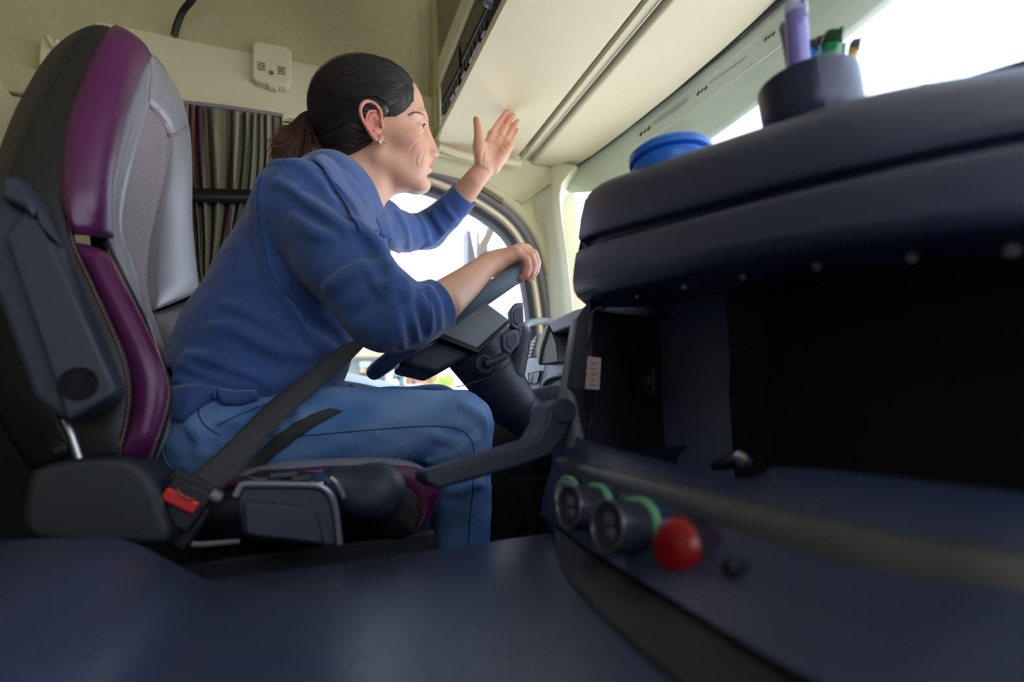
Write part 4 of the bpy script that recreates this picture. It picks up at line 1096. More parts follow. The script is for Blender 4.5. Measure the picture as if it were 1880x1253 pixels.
# ---- polo shirt
sh = Sdf()
LX = Vector((.35, .90, .2)).normalized()   # her left-right axis at the chest
def tc(px, py, Y=1.0): return V3(P(px, py, Y=Y))
TOR = [((452, 722), .128, .165), ((492, 640), .128, .160), ((543, 540), .122, .168), ((578, 440), .105, .165), ((612, 372), .070, .130)]
for i in range(len(TOR) - 1):
    (a, fa, la), (b, fb, lb) = TOR[i], TOR[i + 1]
    sh.econe(tc(*a), tc(*b), (la, fa), (lb, fb), (.25 if i > 1 else .12, 1, .1 if i > 1 else 0), .03)
sh.cone(tc(628, 372), V3(SHR + Vector((.008, .015, .0))), .055, .056, .05)
sh.cone(tc(628, 372), V3(SHL), .055, .055, .04)
sh.chain([V3(SHR + Vector((.0, .005, .002))), V3(P(630, 482, Y=.785)), V3(P(708, 572, Y=.752))], [.060, .062, .054], .03)
sh.chain([V3(P(708, 572, Y=.752)), V3(P(756, 580, Y=.762)), V3(P(796, 564, Y=.773))], [.054, .047, .0395], .02)
sh.chain([V3(SHL), V3(P(745, 428, Y=1.24)), V3(P(785, 424, Y=1.30))], [.052, .047, .044], .03)
sh.chain([V3(P(785, 424, Y=1.30)), V3(P(818, 395, Y=1.24)), V3(P(851, 360, Y=1.19))], [.044, .041, .033], .02)
# bust
sh.ell(tc(622, 470, .94), [.06, .06, .06], None, .05); sh.ell(tc(655, 470, 1.08), [.06, .06, .06], None, .05)
ridges = [([(512, 337), (560, 375), (612, 408), (663, 433)], .010), ([(541, 398), (586, 432), (640, 424)], .009),
          ([(480, 330), (478, 400), (492, 480), (520, 540), (560, 590)], .007),
          ([(652, 408), (680, 440), (700, 470), (708, 492)], .010), ([(600, 530), (640, 505), (690, 488), (725, 505)], .009),
          ([(700, 526), (725, 517), (748, 526)], .009), ([(694, 628), (698, 600), (722, 562), (742, 536)], .009),
          ([(716, 640), (712, 610), (722, 580)], .007), ([(750, 545), (762, 590), (768, 620)], .007), ([(768, 538), (782, 570), (790, 605)], .006),
          ([(735, 540), (738, 590), (742, 635)], .006), ([(788, 530), (802, 560), (808, 600)], .004),
          ([(640, 620), (665, 600), (690, 570)], .008), ([(600, 590), (640, 560), (680, 545)], .008),
          ([(330, 676), (369, 664), (410, 670)], .009), ([(334, 668), (386, 694), (480, 712), (560, 700)], .008),
          ([(345, 652), (402, 672), (480, 700), (560, 680)], .007), ([(395, 600), (440, 606), (500, 640), (560, 650)], .008),
          ([(420, 560), (470, 580), (540, 630)], .007), ([(325, 700), (360, 712), (430, 735)], .008),
          ([(640, 640), (600, 680), (560, 700)], .008), ([(680, 640), (650, 680), (620, 700)], .007),
          ([(560, 300), (600, 330), (640, 372), (665, 410)], .006), ([(500, 300), (540, 300), (580, 330), (610, 370)], .005),
          ([(730, 395), (745, 420), (752, 455)], .006), ([(760, 388), (775, 410), (790, 450)], .006), ([(790, 375), (800, 400), (815, 425)], .005), ([(812, 365), (822, 385), (835, 402)], .004),
          ([(775, 455), (800, 440), (815, 425)], .006), ([(715, 440), (740, 470)], .006), ([(705, 460), (712, 500), (716, 560)], .006), ([(695, 440), (690, 500), (700, 540)], .006)]
adds = []
for pts, r in ridges:
    q = [trace(sh, a, b) for a, b in spl(pts, 8)]
    q = [x for x in q if x is not None]
    q2 = [q[0]] if q else []
    for x in q[1:]:
        if (x - q2[-1]).length < .07: q2.append(x)
    if len(q2) > 2:
        m_ = len(q2); adds.append(([V3(x) for x in q2], [r * (.35 + .65 * math.sin(math.pi * (i + .5) / m_)) for i in range(m_)]))
for q, rr in adds: sh.chain(q, [v * 1.25 for v in rr], .013)
cut = [([(655, 432), (690, 475), (700, 505)], .006), ([(688, 632), (700, 580), (735, 545)], .006), ([(705, 640), (706, 600), (718, 572)], .006), ([(742, 560), (752, 600), (756, 630)], .005),
       ([(765, 560), (776, 590), (780, 615)], .005), ([(335, 684), (390, 706), (480, 722)], .005), ([(345, 664), (400, 684), (470, 705)], .005), ([(512, 348), (560, 388), (620, 425)], .005),
       ([(640, 640), (612, 615), (575, 590), (540, 545)], .009), ([(700, 535), (680, 560), (640, 580)], .006)]
for pts, r in cut:
    q = [trace(sh, a, b) for a, b in spl(pts, 7)]; q = [x for x in q if x is not None]
    ok = [q[0]] if q else []
    for x in q[1:]:
        if (x - ok[-1]).length < .07: ok.append(x)
    if len(ok) > 2: sh.chain([V3(x) for x in ok], [r * (.3 + .7 * math.sin(math.pi * (i + .5) / len(ok))) for i in range(len(ok))], .014, 's')
# cuffs: band and opening
c1 = P(806, 560, Y=.773); d1 = (c1 - P(758, 582, Y=.763)).normalized()
sh.cone(V3(c1 - d1 * .03), V3(c1 + d1 * .03), .0410, .0395, .006)
sh.cutball(V3(c1), .08, V3(c1), V3(d1 + Vector((.0, .0, -.0))), .001)
sh.cone(V3(c1 - d1 * .012), V3(c1 + d1 * .02), .0345, .0345, .002, 's')
c2 = P(853, 357, Y=1.188); d2 = (P(888, 311, Y=1.14) - P(818, 395, Y=1.24)).normalized()
sh.cone(V3(c2 - d2 * .03), V3(c2 + d2 * .03), .036, .0335, .006)
sh.cutball(V3(c2), .08, V3(c2), V3(d2), .001); sh.cone(V3(c2 - d2 * .02), V3(c2 + d2 * .02), .0315, .0315, .002, 's')
# neck opening
nk = P(650, 330, Y=.99)
sh.cone(V3(NB + Vector((-.01, 0, .0))), V3(nk + Vector((.03, 0, .06))), .058, .062, .006, 's')
# hem
hc_ = P(420, 752, Y=1.0); sh.plane(V3(hc_), Vector((-.42, 0, -1.0)), .003)
sh.econe(V3(hc_ + Vector((.0, 0, -.03))), V3(hc_ + Vector((0, 0, .012))), (.150, .112), (.150, .112), (.1, 1, 0), .002, 's')
CUFF1 = V3(c1); CUFF2 = V3(c2)
sh.post.append(lambda p, d: d - np.clip(np.minimum(np.linalg.norm(p - CUFF1, axis=1), np.linalg.norm(p - CUFF2, axis=1)) / .05 - .8, 0, 1) * .0008 * np.sin(p[:, 0] * 61 + 2 * np.sin(p[:, 2] * 47)) * np.sin(p[:, 2] * 83 + p[:, 1] * 40))
SHIRT = sh.obj('polo_shirt', .0023, POLO, person)
stree = bvh(SHIRT)
THR = mat('polo_seam', (36, 58, 108), rough=0.9)
# collar: near flap, far flap
def on_s(px, py, lift=.003):
    q = onto(stree, px, py, lift); return q
def flap(inner, outer, name, lift=.004, th=.0022):
    I = [Vector(x) for x in inner]; O = [Vector(x) for x in outer]; rows = []
    for j in range(9):
        t = j / 8; rows.append([a.lerp(b, t) + Vector((-.001, -.010, .003)) * math.sin(math.pi * t) * (1 - .6 * ii / len(I)) for ii, (a, b) in enumerate(zip(I, O))])
    m_ = MB(); m_.grid(rows); o = m_.obj(name, POLO, person); solid(o, th, 0); return o
inn = px_line([(606, 292, .965), (625, 300, .945), (645, 330, .925), (666, 364, .925), (684, 393, .94), (697, 425, .935)], 22, ax='Y')
outp = [(572, 296), (592, 314), (616, 350), (636, 386), (652, 412), (662, 426)]
oo = []
for a, b in spl(outp, 22):
    q = onto(stree, a, b, .004); oo.append(q if q is not None and q.y < .96 else P(a, b, Y=.93))
flap(inn, oo, 'collar')
inn2 = px_line([(684, 394, .965), (690, 385, 1.0), (700, 379, 1.04)], 8, ax='Y')
out2 = px_line([(697, 433, .94), (722, 436, .965), (716, 405, 1.02)], 8, ax='Y')
flap(inn2, out2, 'collar')
pl = MB(); A = px_line([(676, 392, .962), (684, 430, .945), (686, 452, .94)], 10, ax='Y'); Bq = px_line([(700, 396, .985), (708, 430, .955), (694, 462, .945)], 10, ax='Y')
pl.grid(strip(A, Bq, 4, .003)); o = pl.obj('placket', POLO, person); solid(o, .002, 0)
bt = MB(); bt.lathe(P(691, 427, Y=.93), -ray(691, 427), [(.0035, 0), (.0042, .001), (.0035, .0022), (.002, .0018)], 14); bt.obj('button', mat('button', (190, 195, 205), rough=.3), person)
for pts in ([(481, 318), (474, 360), (480, 424), (497, 500), (541, 556)], [(572, 290), (590, 312), (625, 350), (648, 400)]):
    seam(stree, pts, .0008, 'shirt_seam', THR, person, 40, .0004)
seam(stree, [(772, 530), (786, 550), (793, 580), (788, 612)], .0008, 'shirt_seam', THR, person, 30, .0004)

# ---- jeans
jn = Sdf()
HIR = P(400, 800, Y=.905); KNR = P(842, 782, Y=.875); ANR = P(850, 1090, Y=.90)
HIL = P(430, 796, Y=1.09); KNL = P(800, 757, Y=1.13); ANL = P(800, 1010, Y=1.16)
jn.econe(V3(P(372, 800, Y=.93)), V3(P(382, 790, Y=1.08)), (.085, .080), (.085, .080), (0, 0, 1), .03)
jn.econe(tc(420, 752), tc(400, 790), (.140, .098), (.145, .10), (0, 1, 0), .03)
jn.chain([V3(HIR), V3(HIR.lerp(KNR, .45) + Vector((0, 0, .004))), V3(KNR + Vector((-.03, 0, .002))), V3(KNR)], [.078, .064, .056, .053], .03)
jn.chain([V3(KNR), V3(KNR.lerp(ANR, .45)), V3(ANR)], [.053, .050, .042], .02)
jn.chain([V3(HIL), V3(KNL)], [.075, .056], .04)
jn.chain([V3(KNL), V3(ANL)], [.052, .044], .02)
fold = [([(470, 745), (500, 765), (520, 800)], .005), ([(540, 742), (552, 770), (556, 800)], .005), ([(800, 800), (830, 812), (860, 812)], .006), ([(805, 830), (835, 828), (870, 806)], .006),
        ([(790, 845), (830, 842), (862, 830)], .006), ([(770, 930), (775, 980), (790, 1010)], .006), ([(370, 790), (400, 770), (440, 775)], .005), ([(800, 880), (830, 900), (880, 890)], .004),
        ([(850, 745), (880, 760), (892, 790)], .004), ([(345, 770), (365, 800), (370, 830)], .005)]
aa = []
for pts, r in fold:
    q = [trace(jn, a, b) for a, b in spl(pts, 7)]; q = [x for x in q if x is not None]
    if len(q) > 2: aa.append(([V3(x) for x in q], [r * (.3 + .7 * math.sin(math.pi * (i + .5) / len(q))) for i in range(len(q))]))
for q, rr in aa: jn.chain(q, rr, .016)
jn.post.append(lambda p, d: d - .0010 * np.sin(p[:, 0] * 95 + 3 * np.sin(p[:, 2] * 60)) * np.sin(p[:, 2] * 70))
def denim_color(V):
    base = np.array(lin((80, 122, 182))[:3]); lt = np.array(lin((172, 202, 232))[:3]); dk = np.array(lin((36, 60, 104))[:3])
    n_ = np.sin(V[:, 0] * 47 + 3 * np.sin(V[:, 2] * 31)) * np.sin(V[:, 1] * 39 + V[:, 2] * 53) * .5 + .5
    top = np.clip((V[:, 2] - (CAMH + .03)) / .06, 0, 1)
    c = base * (1 - .30 * n_[:, None]) + lt * (.30 * n_[:, None])
    kn = np.exp(-np.sum(((V - V3(KNR + Vector((-.05, 0, .05)))) / .09) ** 2, axis=1)); c = c * (1 - .35 * kn[:, None]) + lt * (.35 * kn[:, None])
    return c
JEANS = jn.obj('jeans', .0028, DENIM, person, color=denim_color)
jt = bvh(JEANS)
SE = mat('jeans_seam', (34, 48, 84), rough=.9)
for pts in ([(470, 800), (560, 800), (680, 790), (790, 783), (845, 790), (868, 815), (868, 850)], [(868, 860), (868, 900), (862, 960), (860, 1005)], [(300, 800), (305, 840), (322, 870)], [(364, 735), (366, 765), (380, 785), (404, 800)], [(398, 782), (440, 762), (490, 742)]):
    seam(jt, pts, .0009, 'jeans_seam', SE, person, 80, .0003)
WS = mat('jeans_thread', (150, 160, 170), rough=.9)
seam(jt, [(300, 790), (303, 838), (325, 872)], .0007, 'jeans_seam', WS, person, 50, .0012)
both = bvh_all([SHIRT, JEANS])
def tail(topc, botc, name):
    A = [onto(both, x, y, .0035) for x, y in spl(topc, 16)]; B_ = [onto(both, x, y, .0045) for x, y in spl(botc, 16)]
    if not (all(A) and all(B_)): return
    mb = MB(); rows = [[a.lerp(b, t) + Vector((0, -.006, 0)) * math.sin(math.pi * t) for a, b in zip(A, B_)] for t in np.linspace(0, 1, 8)]
    mb.grid(rows); o = mb.obj(name, POLO, person, auto=None); solid(o, .0028, 0)
tail([(314, 708), (340, 708), (370, 710), (398, 716)], [(308, 758), (334, 776), (362, 756), (396, 730)], 'shirt_tail')
tail([(398, 718), (430, 718), (470, 716)], [(408, 746), (434, 746), (474, 738)], 'shirt_tail')
# shoes
for an, Yc in ((ANR, .90), (ANL, 1.16)):
    S = Sdf(); c = Vector((an.x, Yc, .07))
    S.cone(V3(Vector((an.x, Yc, an.z))), V3(c), .042, .04, .01)
    S.econe(V3(c + Vector((-.02, 0, -.02))), V3(c + Vector((.16, 0, -.035))), (.038, .042), (.036, .026), (0, 1, 0), .03)
    S.plane((0, 0, .022), (0, 0, -1), .002)
    S.obj('shoe', .005, mat('shoe_leather', (40, 38, 40), rough=.6), person)
# ------------------------------------------------------------------ seat belt
belt = thing('seat_belt', 'dark grey seat belt across the driver, latched in a red-buttoned buckle', 'seat belt', tuple(P(350, 900, Y=.70)))
WEB = mat('webbing', (54, 54, 58), rough=.75, bump=.5, bscale=1300)
e1 = px_line([(352, 872, .70), (420, 812, .735), (490, 742, .79), (560, 688, .83), (620, 640, .86), (650, 626, .88)], 40, ax='Y')
e2 = px_line([(395, 906, .70), (440, 872, .725), (500, 792, .765), (570, 728, .82), (640, 665, .87), (672, 632, .90)], 40, ax='Y')
mb = MB(); mb.grid(strip(e1, e2, 6, .004, Vector((0, -1, .3)))); o = mb.obj('webbing', WEB, belt, auto=80); solid(o, .0016, 0)
def onj(pts, n=34):
    out = []
    for x_, y_ in spl(pts, n):
        q = onto(jt, x_, y_, .0035); Yd = float(np.interp(x_, [380, 440, 560], [.70, .735, .80]))
        if q is None or q.y < Yd - .02: q = P(x_, y_, Y=Yd)
        elif x_ < 470: q = q.lerp(P(x_, y_, Y=Yd), (470 - x_) / 90)
        out.append(q)
    return out
mb = MB(); mb.grid(strip(onj([(384, 896), (440, 862), (500, 806), (556, 770), (604, 752)]), onj([(400, 908), (454, 878), (520, 822), (576, 784), (630, 756)]), 5, .002)); o = mb.obj('lap_webbing', WEB, belt, auto=80); solid(o, .0016, 0)
bx = (P(400, 905, Y=.69) - P(350, 880, Y=.69)).normalized(); bu_ = (P(330, 930, Y=.69) - P(360, 885, Y=.69)).normalized()
def obox(c, ax, ay, sx, sy, sz):
    az = ax.cross(ay).normalized(); ay = az.cross(ax).normalized(); R = Matrix((ax, ay, az)).transposed(); mb = MB(); mb.box(c, (sx, sy, sz), R); return mb
o = obox(P(362, 893, Y=.688), bx, bu_, .058, .016, .012).obj('tongue', DARK2, belt); bev(o, .003, 3)
o = obox(P(335, 925, Y=.688), bx, bu_, .044, .044, .020).obj('buckle', DARK2, belt); bev(o, .003, 3)
o = obox(P(331, 920, Y=.672), bx, bu_, .036, .013, .006).obj('release_button', mat('red_plastic', (214, 40, 38), rough=.3), belt); bev(o, .002, 3)
mb = MB(); q = px_line([(326, 899), (330, 908), (350, 918), (358, 914)], 12, Y=.668); mb.tube(q, .0014, 6); mb.obj('latch_slot', mat('red_dark', (150, 60, 58), rough=.4), belt)
o = obox(P(335, 960, Y=.70), bx, bu_, .040, .05, .018).obj('buckle_stalk', DARK2, belt); bev(o, .005, 3)
for z, s_ in ((390, 893),):
    mb = MB(); mb.lathe(P(388, 908, Y=.682), bx, [(.006, 0), (.006, .01), (.004, .012)], 14); mb.obj('tongue_end', GREYT, belt)

# ------------------------------------------------------------------ steering wheel and column
u1 = Vector((.832, 0, .554)).normalized(); u2 = Vector((0, 1, 0)); nW = Vector((-.554, 0, .832)).normalized()
WC = Vector((.303, 1.0, CAMH + .234)); WR = .18
LEATH = mat('wheel_leather', (84, 100, 118), rough=0.55, bump=0.25, bscale=1500, btype='voronoi')
HUBM = mat('hub_plastic', (128, 132, 138), rough=0.55, bump=0.4, bscale=1400)
wheel = thing('steering_wheel', 'dark grey truck steering wheel tilted flat in front of the driver', 'steering wheel', tuple(WC))
mb = MB(); mb.tube([WC + (u1 * math.cos(t) - u2 * math.sin(t)) * WR for t in np.linspace(0, 2 * math.pi, 96, endpoint=False)], .0148, 16, closed=True)
mb.obj('rim', LEATH, wheel, auto=None)
hub_px = [(810, 614), (891, 554), (936, 587), (876, 641)]
mb = MB(); mb.prism([P(a, b, Y=.925) for a, b in hub_px], (0, .15, 0)); o = mb.obj('hub', HUBM, wheel); bev(o, .004, 3)
mb = MB(); mb.prism([P(a, b, Y=.922) for a, b in ((808, 614), (877, 641), (936, 587), (938, 592), (878, 649), (806, 620))], (0, .156, 0)); o = mb.obj('hub_rim', DARK2, wheel); bev(o, .001, 2)
mb = MB(); mb.prism([P(a, b, Y=.94) for a, b in ((752, 650), (808, 622), (874, 648), (838, 668), (806, 686), (800, 686), (742, 672))], (0, .12, 0)); o = mb.obj('hub_cover', DARKP, wheel, auto=60); bev(o, .010, 5)
for sg, nm in ((1, 'spoke'),):
    a = WC + u2 * (sg * .04) - nW * .03 + u1 * .03; b = WC + u2 * (sg * WR * .90) + u1 * .07
    S = Sdf(); S.econe(V3(a), V3(b), (.030, .008), (.016, .008), V3(u1), .005); S.obj('spoke', .003, DARKP, wheel)
a = WC - u1 * .05 - nW * .015; b = WC - u1 * WR * .96
S = Sdf(); S.econe(V3(a), V3(b), (.045, .009), (.035, .008), V3(u2), .005); S.obj('spoke', .003, DARKP, wheel)

colm = thing('steering_column', 'dark steering column shroud below the wheel with stalk levers', 'steering column', tuple(WC - nW * .2))
S = Sdf(); S.econe(V3(WC - nW * .075), V3(WC - nW * .205), (.062, .060), (.050, .048), (0, 1, 0), .01)
S.plane(V3(WC - nW * .060), V3(nW), .006); S.plane(V3(WC - nW * .235), V3(-nW), .006)
S.obj('shroud', .0035, DARKP, colm)
S = Sdf(); S.econe(V3(WC - nW * .048), V3(WC - nW * .066), (.066, .056), (.064, .056), (0, 1, 0), .004); S.plane(V3(WC - nW * .046), V3(nW), .002); S.plane(V3(WC - nW * .070), V3(-nW), .002); S.obj('collar', .003, mat('mid_plastic', (70, 74, 84), rough=.5), colm)
S = Sdf(); S.chain([V3(WC - nW * .21), V3(WC - nW * .30 + Vector((.05, 0, 0))), V3(WC - nW * .42 + Vector((.09, 0, .0)))], [.044, .05, .05], .02); S.obj('lower_column', .005, DARKP, colm)
mb = MB(); mb.tube(px_line([(838, 711), (858, 706), (905, 690), (935, 668), (962, 640)], 24, Y=.928), .0011, 6); mb.obj('seam', RUBBER, colm)
def stalk(piv, arm_, pad, Y):
    mb = MB(); mb.lathe(P(*piv, Y=Y), (0, -1, 0), [(.017, 0), (.017, .003), (.012, .004), (.012, -.004)], 26)
    o = mb.obj('stalk_boot', DARK2, colm)
    q = [P(a, b, Y=Y - .008) for a, b in arm_]; mb = MB(); mb.tube([Vector(t) for t in spl([tuple(x) for x in q], 14)], .0075, 12); o = mb.obj('stalk', DARKP, colm, auto=None)
    mb = MB(); mb.prism([P(a, b, Y=Y - .018) for a, b in pad], (0, .016, 0)); o = mb.obj('stalk_paddle', mat('paddle_grey', (84, 90, 108), rough=.45), colm); bev(o, .003, 3)
    c = Vector((sum(a for a, b in pad) / len(pad), sum(b for a, b in pad) / len(pad)))
    mb = MB(); mb.prism([P(c[0] + (a - c[0]) * .62 + 2, c[1] + (b - c[1]) * .62, Y=Y - .0205) for a, b in pad], (0, .002, 0)); mb.obj('stalk_icon_field', mat('paddle_dark', (52, 58, 72), rough=.5), colm)
stalk((889, 669), [(889, 669), (905, 664), (922, 656), (930, 648)], [(923, 617), (943, 604), (952, 607), (954, 631), (936, 652), (924, 640)], .918)
stalk((940, 640), [(945, 632), (950, 615), (951, 602)], [(936, 571), (947, 556), (961, 555), (963, 596), (951, 607), (939, 599)], .955)
S = Sdf(); S.econe(V3(P(944, 622, Y=1.0)), V3(P(932, 690, Y=1.0)), (.030, .055), (.030, .05), (1, 0, 0), .01); S.obj('shroud_bulge', .004, DARKP, colm)

# ------------------------------------------------------------------ dashboard behind the wheel
dash = thing('dashboard', 'light grey dashboard with instrument hood, vents and switches behind the wheel', 'dashboard', (.7, 1.1, .2))
def xbox(name, pts, X, th, m, bw=.003, par=None):
    mb = MB(); mb.prism([P(a, b, X=X) for a, b in pts], (th, 0, 0)); o = mb.obj(name, m, par or dash); bev(o, bw, 3); return o
DG = mat('dash_grey', (176, 184, 196), rough=.5, bump=.1, bscale=900); TAUPE = mat('taupe_plastic', (96, 88, 84), rough=.55); OLG = mat('olive_grey', (150, 148, 128), rough=.5)
xbox('face', [(955, 668), (984, 652), (1046, 650), (1060, 720), (1045, 740), (960, 740)], .56, .06, DG)
xbox('hood_top', [(1004, 592), (1053, 570), (1100, 556), (1100, 575), (1052, 598), (1015, 612)], .52, .10, GREYP, .004)
xbox('hood_side', [(1007, 596), (1014, 612), (1021, 630), (1025, 666), (988, 671), (992, 645), (998, 622)], .525, .06, TAUPE)
xbox('hood_edge', [(1004, 592), (1008, 597), (994, 640), (989, 672), (984, 660), (984, 640), (994, 612)], .520, .06, OLG, .004)
xbox('display', [(1018, 612), (1060, 594), (1060, 666), (1025, 666)], .56, .01, mat('dash_screen', (52, 72, 110), rough=.25))
xbox('display_frame', [(1033, 626), (1060, 622), (1058, 664), (1026, 665)], .556, .006, mat('dash_label', (178, 176, 190), rough=.4))
xbox('vent', [(966, 655), (972, 630), (988, 611), (985, 625), (975, 658)], .54, .03, mat('beige_vent', (186, 176, 156), rough=.5))
for k in range(7):
    t = k / 6; xbox('vent_slat', [(968 + 14 * t, 656 - 40 * t), (975 + 11 * t, 654 - 38 * t), (975 + 11 * t, 656 - 38 * t), (968 + 14 * t, 658 - 40 * t)], .537, .004, DARK2, .0003)
xbox('switch', [(971, 686), (980, 683), (975, 704), (970, 706)], .556, .006, GREYP, .001); xbox('switch', [(980, 684), (992, 682), (986, 704), (977, 705)], .556, .006, GREYP, .001)
for pts in ([(970, 686), (992, 681), (986, 706), (972, 707)],):
    mb = MB(); mb.tube([P(a, b, X=.556) for a, b in pts], .0012, 6, closed=True); mb.obj('switch_frame', DARK2, dash)
mb = MB(); mb.tube([P(a, b, X=.557) for a, b in ((1002, 669), (994, 700), (988, 720))], .0011, 6); mb.obj('panel_seam', DARK2, dash)
mb = MB(); mb.tube([P(a, b, X=.553) for a, b in spl([(995, 718), (1004, 700), (1018, 692), (1040, 688)], 12)], .006, 8); mb.obj('cup_recess_rim', mat('mid_grey', (98, 104, 114), rough=.5), dash)
xbox('cup_recess', [(1000, 722), (1010, 706), (1022, 701), (1040, 700), (1040, 724)], .550, .01, DARK2)
mb = MB(); mb.tube([P(a, b, X=x) for a, b, x in spl([(962, 604, .50), (968, 595, .52), (984, 591, .55), (1000, 590, .58), (1014, 592, .60), (1030, 600, .62)], 20)], .0085, 12); o = mb.obj('grab_rail', mat('grey_rail', (128, 134, 130), rough=.5), dash, auto=None)
xbox('knee_bolster', [(965, 716), (1100, 708), (1100, 800), (985, 800)], .60, .20, TAUPE, .02)
mb = MB(); mb.box((.86, .95, .19), (.30, 1.0, .38)); mb.box((.80, .95, .50), (.30, 1.0, .22)); o = mb.obj('body', DARK2, dash); bev(o, .02, 3)
S = Sdf(); S.chain([V3(P(975, 735, Y=1.0)), V3(P(1010, 735, Y=.99)), V3(P(1060, 742, Y=.97))], [.022, .030, .034], .01); S.obj('column_sleeve', .004, DARKP, dash)

# door panel under the window
door = tag(thing('door_panel', 'x', 'x', (.2, 1.46, .0)), 'driver door lining with pale sill under the side window', 'door lining')
mb = MB(); mb.box((.24, 1.475, .30), (1.20, .03, .60)); o = mb.obj('lower_lining', mat('door_dark', (52, 50, 50), rough=.7), door); bev(o, .006, 2)
A = px_line([(560, 672), (655, 688), (730, 706), (760, 716), (900, 726)], 24, Y=1.47); B_ = px_line([(560, 690), (650, 702), (720, 717), (745, 724), (900, 734)], 24, Y=1.40); C2 = px_line([(560, 720), (645, 730), (710, 740), (745, 745), (900, 750)], 24, Y=1.42)
mb = MB(); mb.grid([A, B_, C2]); o = mb.obj('sill', mat('sill_grey', (188, 196, 200), rough=.4), door, auto=60); solid(o, .02, -1)
mb = MB(); mb.tube(px_line([(640, 706), (655, 714), (672, 722)], 8, Y=1.405), .002, 6); mb.obj('seam', RUBBER, door)
mb = MB(); mb.prism([P(a, b, Y=1.452) for a, b in ((905, 868), (940, 880), (952, 888), (972, 960), (978, 1000), (1000, 1040), (900, 1040))], (0, .008, 0)); o = mb.obj('map_pocket', mat('door_darker', (34, 33, 34), rough=.8), door); bev(o, .003, 2)

# ------------------------------------------------------------------ engine tunnel
tun = thing('engine_tunnel', 'dark textured engine tunnel cover filling the foreground floor', 'engine cover', (.1, -.1, 0))
TUNM = mat('tunnel_mat', (56, 65, 90), rough=0.27, bump=0.35, bscale=220, spec=0.8)
te = [(-260, 1000), (-100, 994), (0, 990), (100, 986), (190, 984), (232, 988), (262, 1000), (320, 1030), (372, 1058), (392, 1063), (450, 1055), (700, 1020), (1015, 976), (1250, 944), (1600, 900)]
E = [P(a, b, Y=.62) for a, b in te]
E = [Vector(q) for q in spl([tuple(p) for p in E], 70)]
rows = []
def flatz(p, y):   # the rear hump dies away towards the middle
    return p.z
for y, dz in ((.628, -.385), (.628, -.03), (.626, -.008), (.620, -.002), (.610, 0), (.50, 0.001), (.3, .001), (.1, 0), (-.1, 0), (-.3, 0), (-.5, 0), (-.62, -.02), (-.64, -.36)):
    rows.append([Vector((p.x, y, max(.002, p.z + dz) if dz > -.3 else .002)) for p in E])
mb = MB(); mb.grid(rows); mb.obj('cover', TUNM, tun, auto=60)

# ------------------------------------------------------------------ centre console in the foreground
con = thing('centre_console', 'big dark moulded centre console with open storage bay and round knobs', 'console', (.35, .3, .385))
NC = 60
def kx(q): return q + [q[-1] + Vector((.05, -.16, 0)), q[-1] + Vector((.12, -.42, 0))]
def kc(pts): return kx([P(a, b, X=x) for a, b, x in spl(pts, NC)])
K0 = kc([(1104, 338, .385), (1130, 322, .38), (1250, 282, .385), (1400, 232, .395), (1560, 182, .41), (1700, 152, .44), (1880, 124, .48), (2200, 70, .56)])
K1 = kc([(1061, 442, .362), (1100, 425, .352), (1250, 385, .350), (1400, 345, .352), (1560, 305, .362), (1700, 273, .378), (1880, 236, .40), (2200, 175, .44)])
K0m = [a.lerp(b, .42) + Vector((-.012, 0, .010)) for a, b in zip(K0, K1)]
K0n = [a.lerp(b, .12) + Vector((-.006, 0, .004)) for a, b in zip(K0, K1)]
K1g = [p + Vector((.016, 0, -.003)) for p in K1]
K1h = kc([(1058, 462, .360), (1100, 445, .348), (1250, 405, .344), (1400, 366, .346), (1560, 328, .354), (1700, 297, .368), (1880, 262, .388), (2200, 205, .43)])
K2 = kc([(1049, 522, .352), (1100, 506, .336), (1250, 474, .330), (1400, 448, .330), (1560, 424, .336), (1700, 406, .346), (1880, 388, .362), (2200, 360, .40)])
K2b = kc([(1056, 545, .358), (1100, 540, .342), (1250, 505, .336), (1400, 478, .338), (1560, 455, .345), (1700, 440, .356), (1880, 424, .372), (2200, 400, .41)])
K3 = kc([(1084, 572, .365), (1110, 560, .362), (1257, 532, .360), (1365, 513, .362), (1500, 494, .366), (1675, 477, .376), (1880, 462, .392), (2200, 440, .43)])
K3i = [p + Vector((.16, .02, .02)) for p in K3]
back = [p + Vector((.16, .04, -.01)) for p in K0]
mb = MB(); K1a = [a.lerp(b, .92) for a, b in zip(K0m, K1)]; K1j = [a + Vector((.014, 0, 0)) for a in K1h]; K1k = [a.lerp(b, .06) for a, b in zip(K1h, K2)]
mb.grid([back, K0, K0n, K0m, K1a, K1, K1g, K1j, K1h, K1k, K2, K2b, K3, K3i]); o = mb.obj('hood', CONP, con, auto=45); subd(o, 1)
# left end of the hood
lend = [back[0], K0[0], K0n[0], K0m[0], K1[0], K1h[0], K2[0], K2b[0], K3[0]]; lend = [p + Vector((.003, .0, 0)) for p in lend]
mb = MB(); mb.grid([lend, [p + Vector((.17, .03, .0)) for p in lend]]); mb.obj('hood_end', CONP, con, auto=60)
K4 = kc([(1058, 803, .325), (1100, 815, .322), (1200, 842, .318), (1300, 868, .316), (1370, 881, .315), (1398, 873, .316), (1425, 858, .320), (1560, 868, .325), (1700, 884, .332), (1880, 905, .345), (2200, 950, .38)])
K4m = [p + Vector((.012, 0, -.004)) for p in K4]; K4j = [p + Vector((.02, 0, -.12)) for p in K4]; K4i = [p + Vector((.33, .05, -.12)) for p in K4]
K4o = kc([(1057, 818, .312), (1100, 832, .308), (1200, 858, .304), (1300, 884, .302), (1370, 898, .300), (1430, 896, .302), (1560, 905, .306), (1700, 922, .312), (1880, 942, .322), (2200, 990, .36)])
